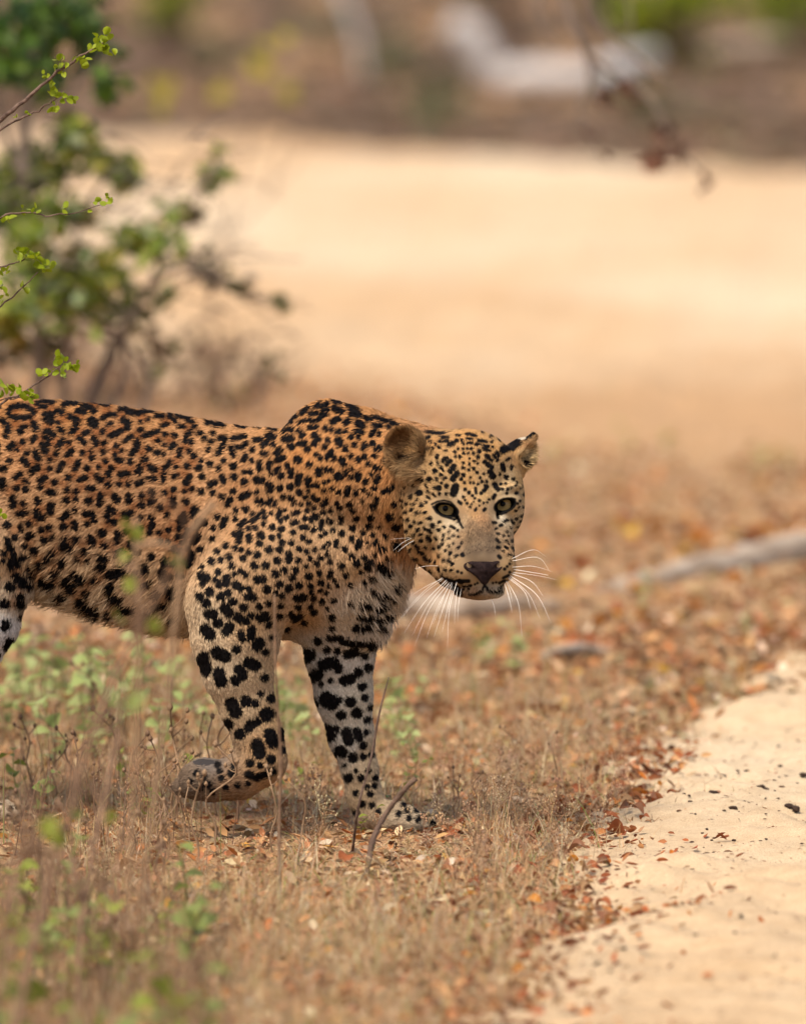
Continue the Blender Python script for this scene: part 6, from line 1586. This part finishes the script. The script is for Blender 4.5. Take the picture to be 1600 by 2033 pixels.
for e in EYES:
    look = np.array(e['look']); look /= np.linalg.norm(look)
    rot = np.array(Vector((0, 0, -1)).rotation_difference(Vector(look)).to_matrix())
    def place(V): return (L2W(V @ rot.T + np.array(e['c'])) - ORI)
    r = e['r']
    V, Fc = cap(r, 2.6, 24, 36)
    ang = np.arccos(np.clip(-V[:, 2] / r, -1, 1))
    c = np.where((ang < 0.80)[:, None], np.array([0.012, 0.010, 0.009]), np.array([0.10, 0.085, 0.075]))
    c = np.where((ang > 1.0)[:, None], np.array([0.02, 0.016, 0.014]), c)
    ball = link("eye", mesh_from("eye", place(V), Fc, scl, True, c), leopard)
    V, Fc = cap(r + 0.7, 0.64, 14, 48)
    rr = np.arccos(np.clip(-V[:, 2] / (r + 0.7), -1, 1)) / 0.64
    ph = np.arctan2(V[:, 1], V[:, 0])
    streak = 0.10 * np.sin(ph * 17 + 2 * rr) + 0.08 * np.sin(ph * 29 + 1)
    c = np.outer(1 + streak, np.array([0.36, 0.235, 0.085]))
    inner = np.clip((0.55 - rr) / 0.25, 0, 1)[:, None]
    c = c * (1 - inner) + np.array([0.19, 0.13, 0.05]) * inner
    lim = np.clip((rr - 0.86) / 0.10, 0, 1)[:, None]
    c = c * (1 - lim) + np.array([0.02, 0.016, 0.012]) * lim
    ir = link("iris", mesh_from("iris", place(V), Fc, iris_m, True, c), ball)
    V, Fc = cap(r + 1.1, 0.20, 6, 28)
    pu = link("pupil", mesh_from("pupil", place(V + np.array([0, -1.5, 0])), Fc, pup_m, True), ball)

# ------------------------------------------------------------------ nose leather
NF = Field((905, 1085, -420), (1012, 1180, -310), 1.5)
NF.ell((957, 1121, -361), (37, 13, 18), 5)
NF.cone((934, 1124, -366), 10, (958, 1146, -366), 8, 6); NF.cone((983, 1121, -368), 10, (958, 1146, -366), 8, 6)
NF.cone((958, 1130, -368), 14, (958, 1150, -364), 7, 6)
NF.cone((924, 1122, -356), 10, (917, 1109, -345), 5.5, 5)
NF.cone((991, 1118, -358), 9, (996, 1103, -350), 4.5, 5)
NF.cone((927, 1120, -366), 4.0, (938, 1132, -384), 7.5, 3, cut=True)
NF.cone((938, 1132, -384), 7.0, (946, 1134, -386), 4.5, 3, cut=True)
NF.cone((990, 1117, -368), 3.6, (979, 1129, -386), 7.0, 3, cut=True)
NF.cone((979, 1129, -386), 6.5, (971, 1131, -388), 4.0, 3, cut=True)
NF.cone((958, 1134, -384), 1.6, (958, 1156, -374), 1.8, 3, cut=True)
nV, nF = NF.mesh()
nose_m = noise_mat("nose_leather", (0.010, 0.006, 0.006), (0.022, 0.013, 0.012), 180, 0.65, bump=0.3, bscale=900, spec=0.03)
link("nose", mesh_from("nose", L2W(nV) - ORI, nF, nose_m, True), leopard)

# ------------------------------------------------------------------ whiskers: root and tip as seen, plus a bow
wh = [((870, 1122), (822, 1128), (845, 1122), -20), ((880, 1146), (818, 1178), (850, 1159), -30), ((878, 1144), (800, 1215), (842, 1170), -40), ((880, 1147), (792, 1228), (838, 1178), -50), ((886, 1148), (802, 1252), (842, 1192), -45),
      ((888, 1150), (818, 1256), (850, 1195), -60), ((892, 1152), (822, 1278), (852, 1204), -50), ((896, 1152), (845, 1262), (870, 1196), -60), ((897, 1154), (860, 1260), (878, 1204), -55), ((898, 1160), (876, 1250), (888, 1200), -60),
      ((905, 1152), (886, 1284), (890, 1208), -55), ((907, 1162), (900, 1234), (902, 1196), -55), ((914, 1164), (906, 1230), (908, 1196), -55), ((890, 1156), (858, 1236), (876, 1190), -50),
      ((1011, 1108), (1078, 1103), (1052, 1090), 10), ((1012, 1112), (1086, 1133), (1062, 1105), -10), ((1012, 1124), (1090, 1132), (1052, 1122), -20), ((1014, 1128), (1082, 1140), (1075, 1138), -25), ((1012, 1134), (1098, 1148), (1060, 1140), -30),
      ((1010, 1136), (1072, 1180), (1050, 1152), -40), ((1008, 1140), (1088, 1234), (1060, 1178), -45), ((1006, 1142), (1066, 1224), (1044, 1176), -50), ((1004, 1144), (1048, 1206), (1036, 1172), -50), ((1002, 1150), (1031, 1258), (1024, 1194), -50),
      ((998, 1156), (1012, 1212), (1006, 1184), -40), ((1000, 1150), (1012, 1190), (1008, 1170), -30), ((970, 1182), (980, 1220), (977, 1200), -20), ((818, 1067), (781, 1092), (800, 1076), -40), ((822, 1072), (790, 1094), (806, 1081), -40), ((815, 1067), (776, 1070), (796, 1068), -40)]
wm, *_w = new_mat("whisker", 0.35, 0.4); wm.node_tree.nodes["Principled BSDF"].inputs["Base Color"].default_value = (0.74, 0.68, 0.60, 1)
for i, (a, b, m, bow) in enumerate(wh):
    d = surf_d(*a)
    if d is None:
        d = surf_d(a[0] + (6 if a[0] < 950 else -8), a[1] - 4) or -320
    pth = smoothpath([(a[0], a[1], d + 2), (m[0], m[1], d - 14 + bow * .3), (b[0], b[1], d - 4 + bow)], 7)
    V, Fc = tube(L2W(pth) - ORI, 0.55 * random.uniform(.7, 1.2) / PXS, 0.10 / PXS, 5)
    link("whisker", mesh_from("whisker", V, Fc, wm, True), leopard)
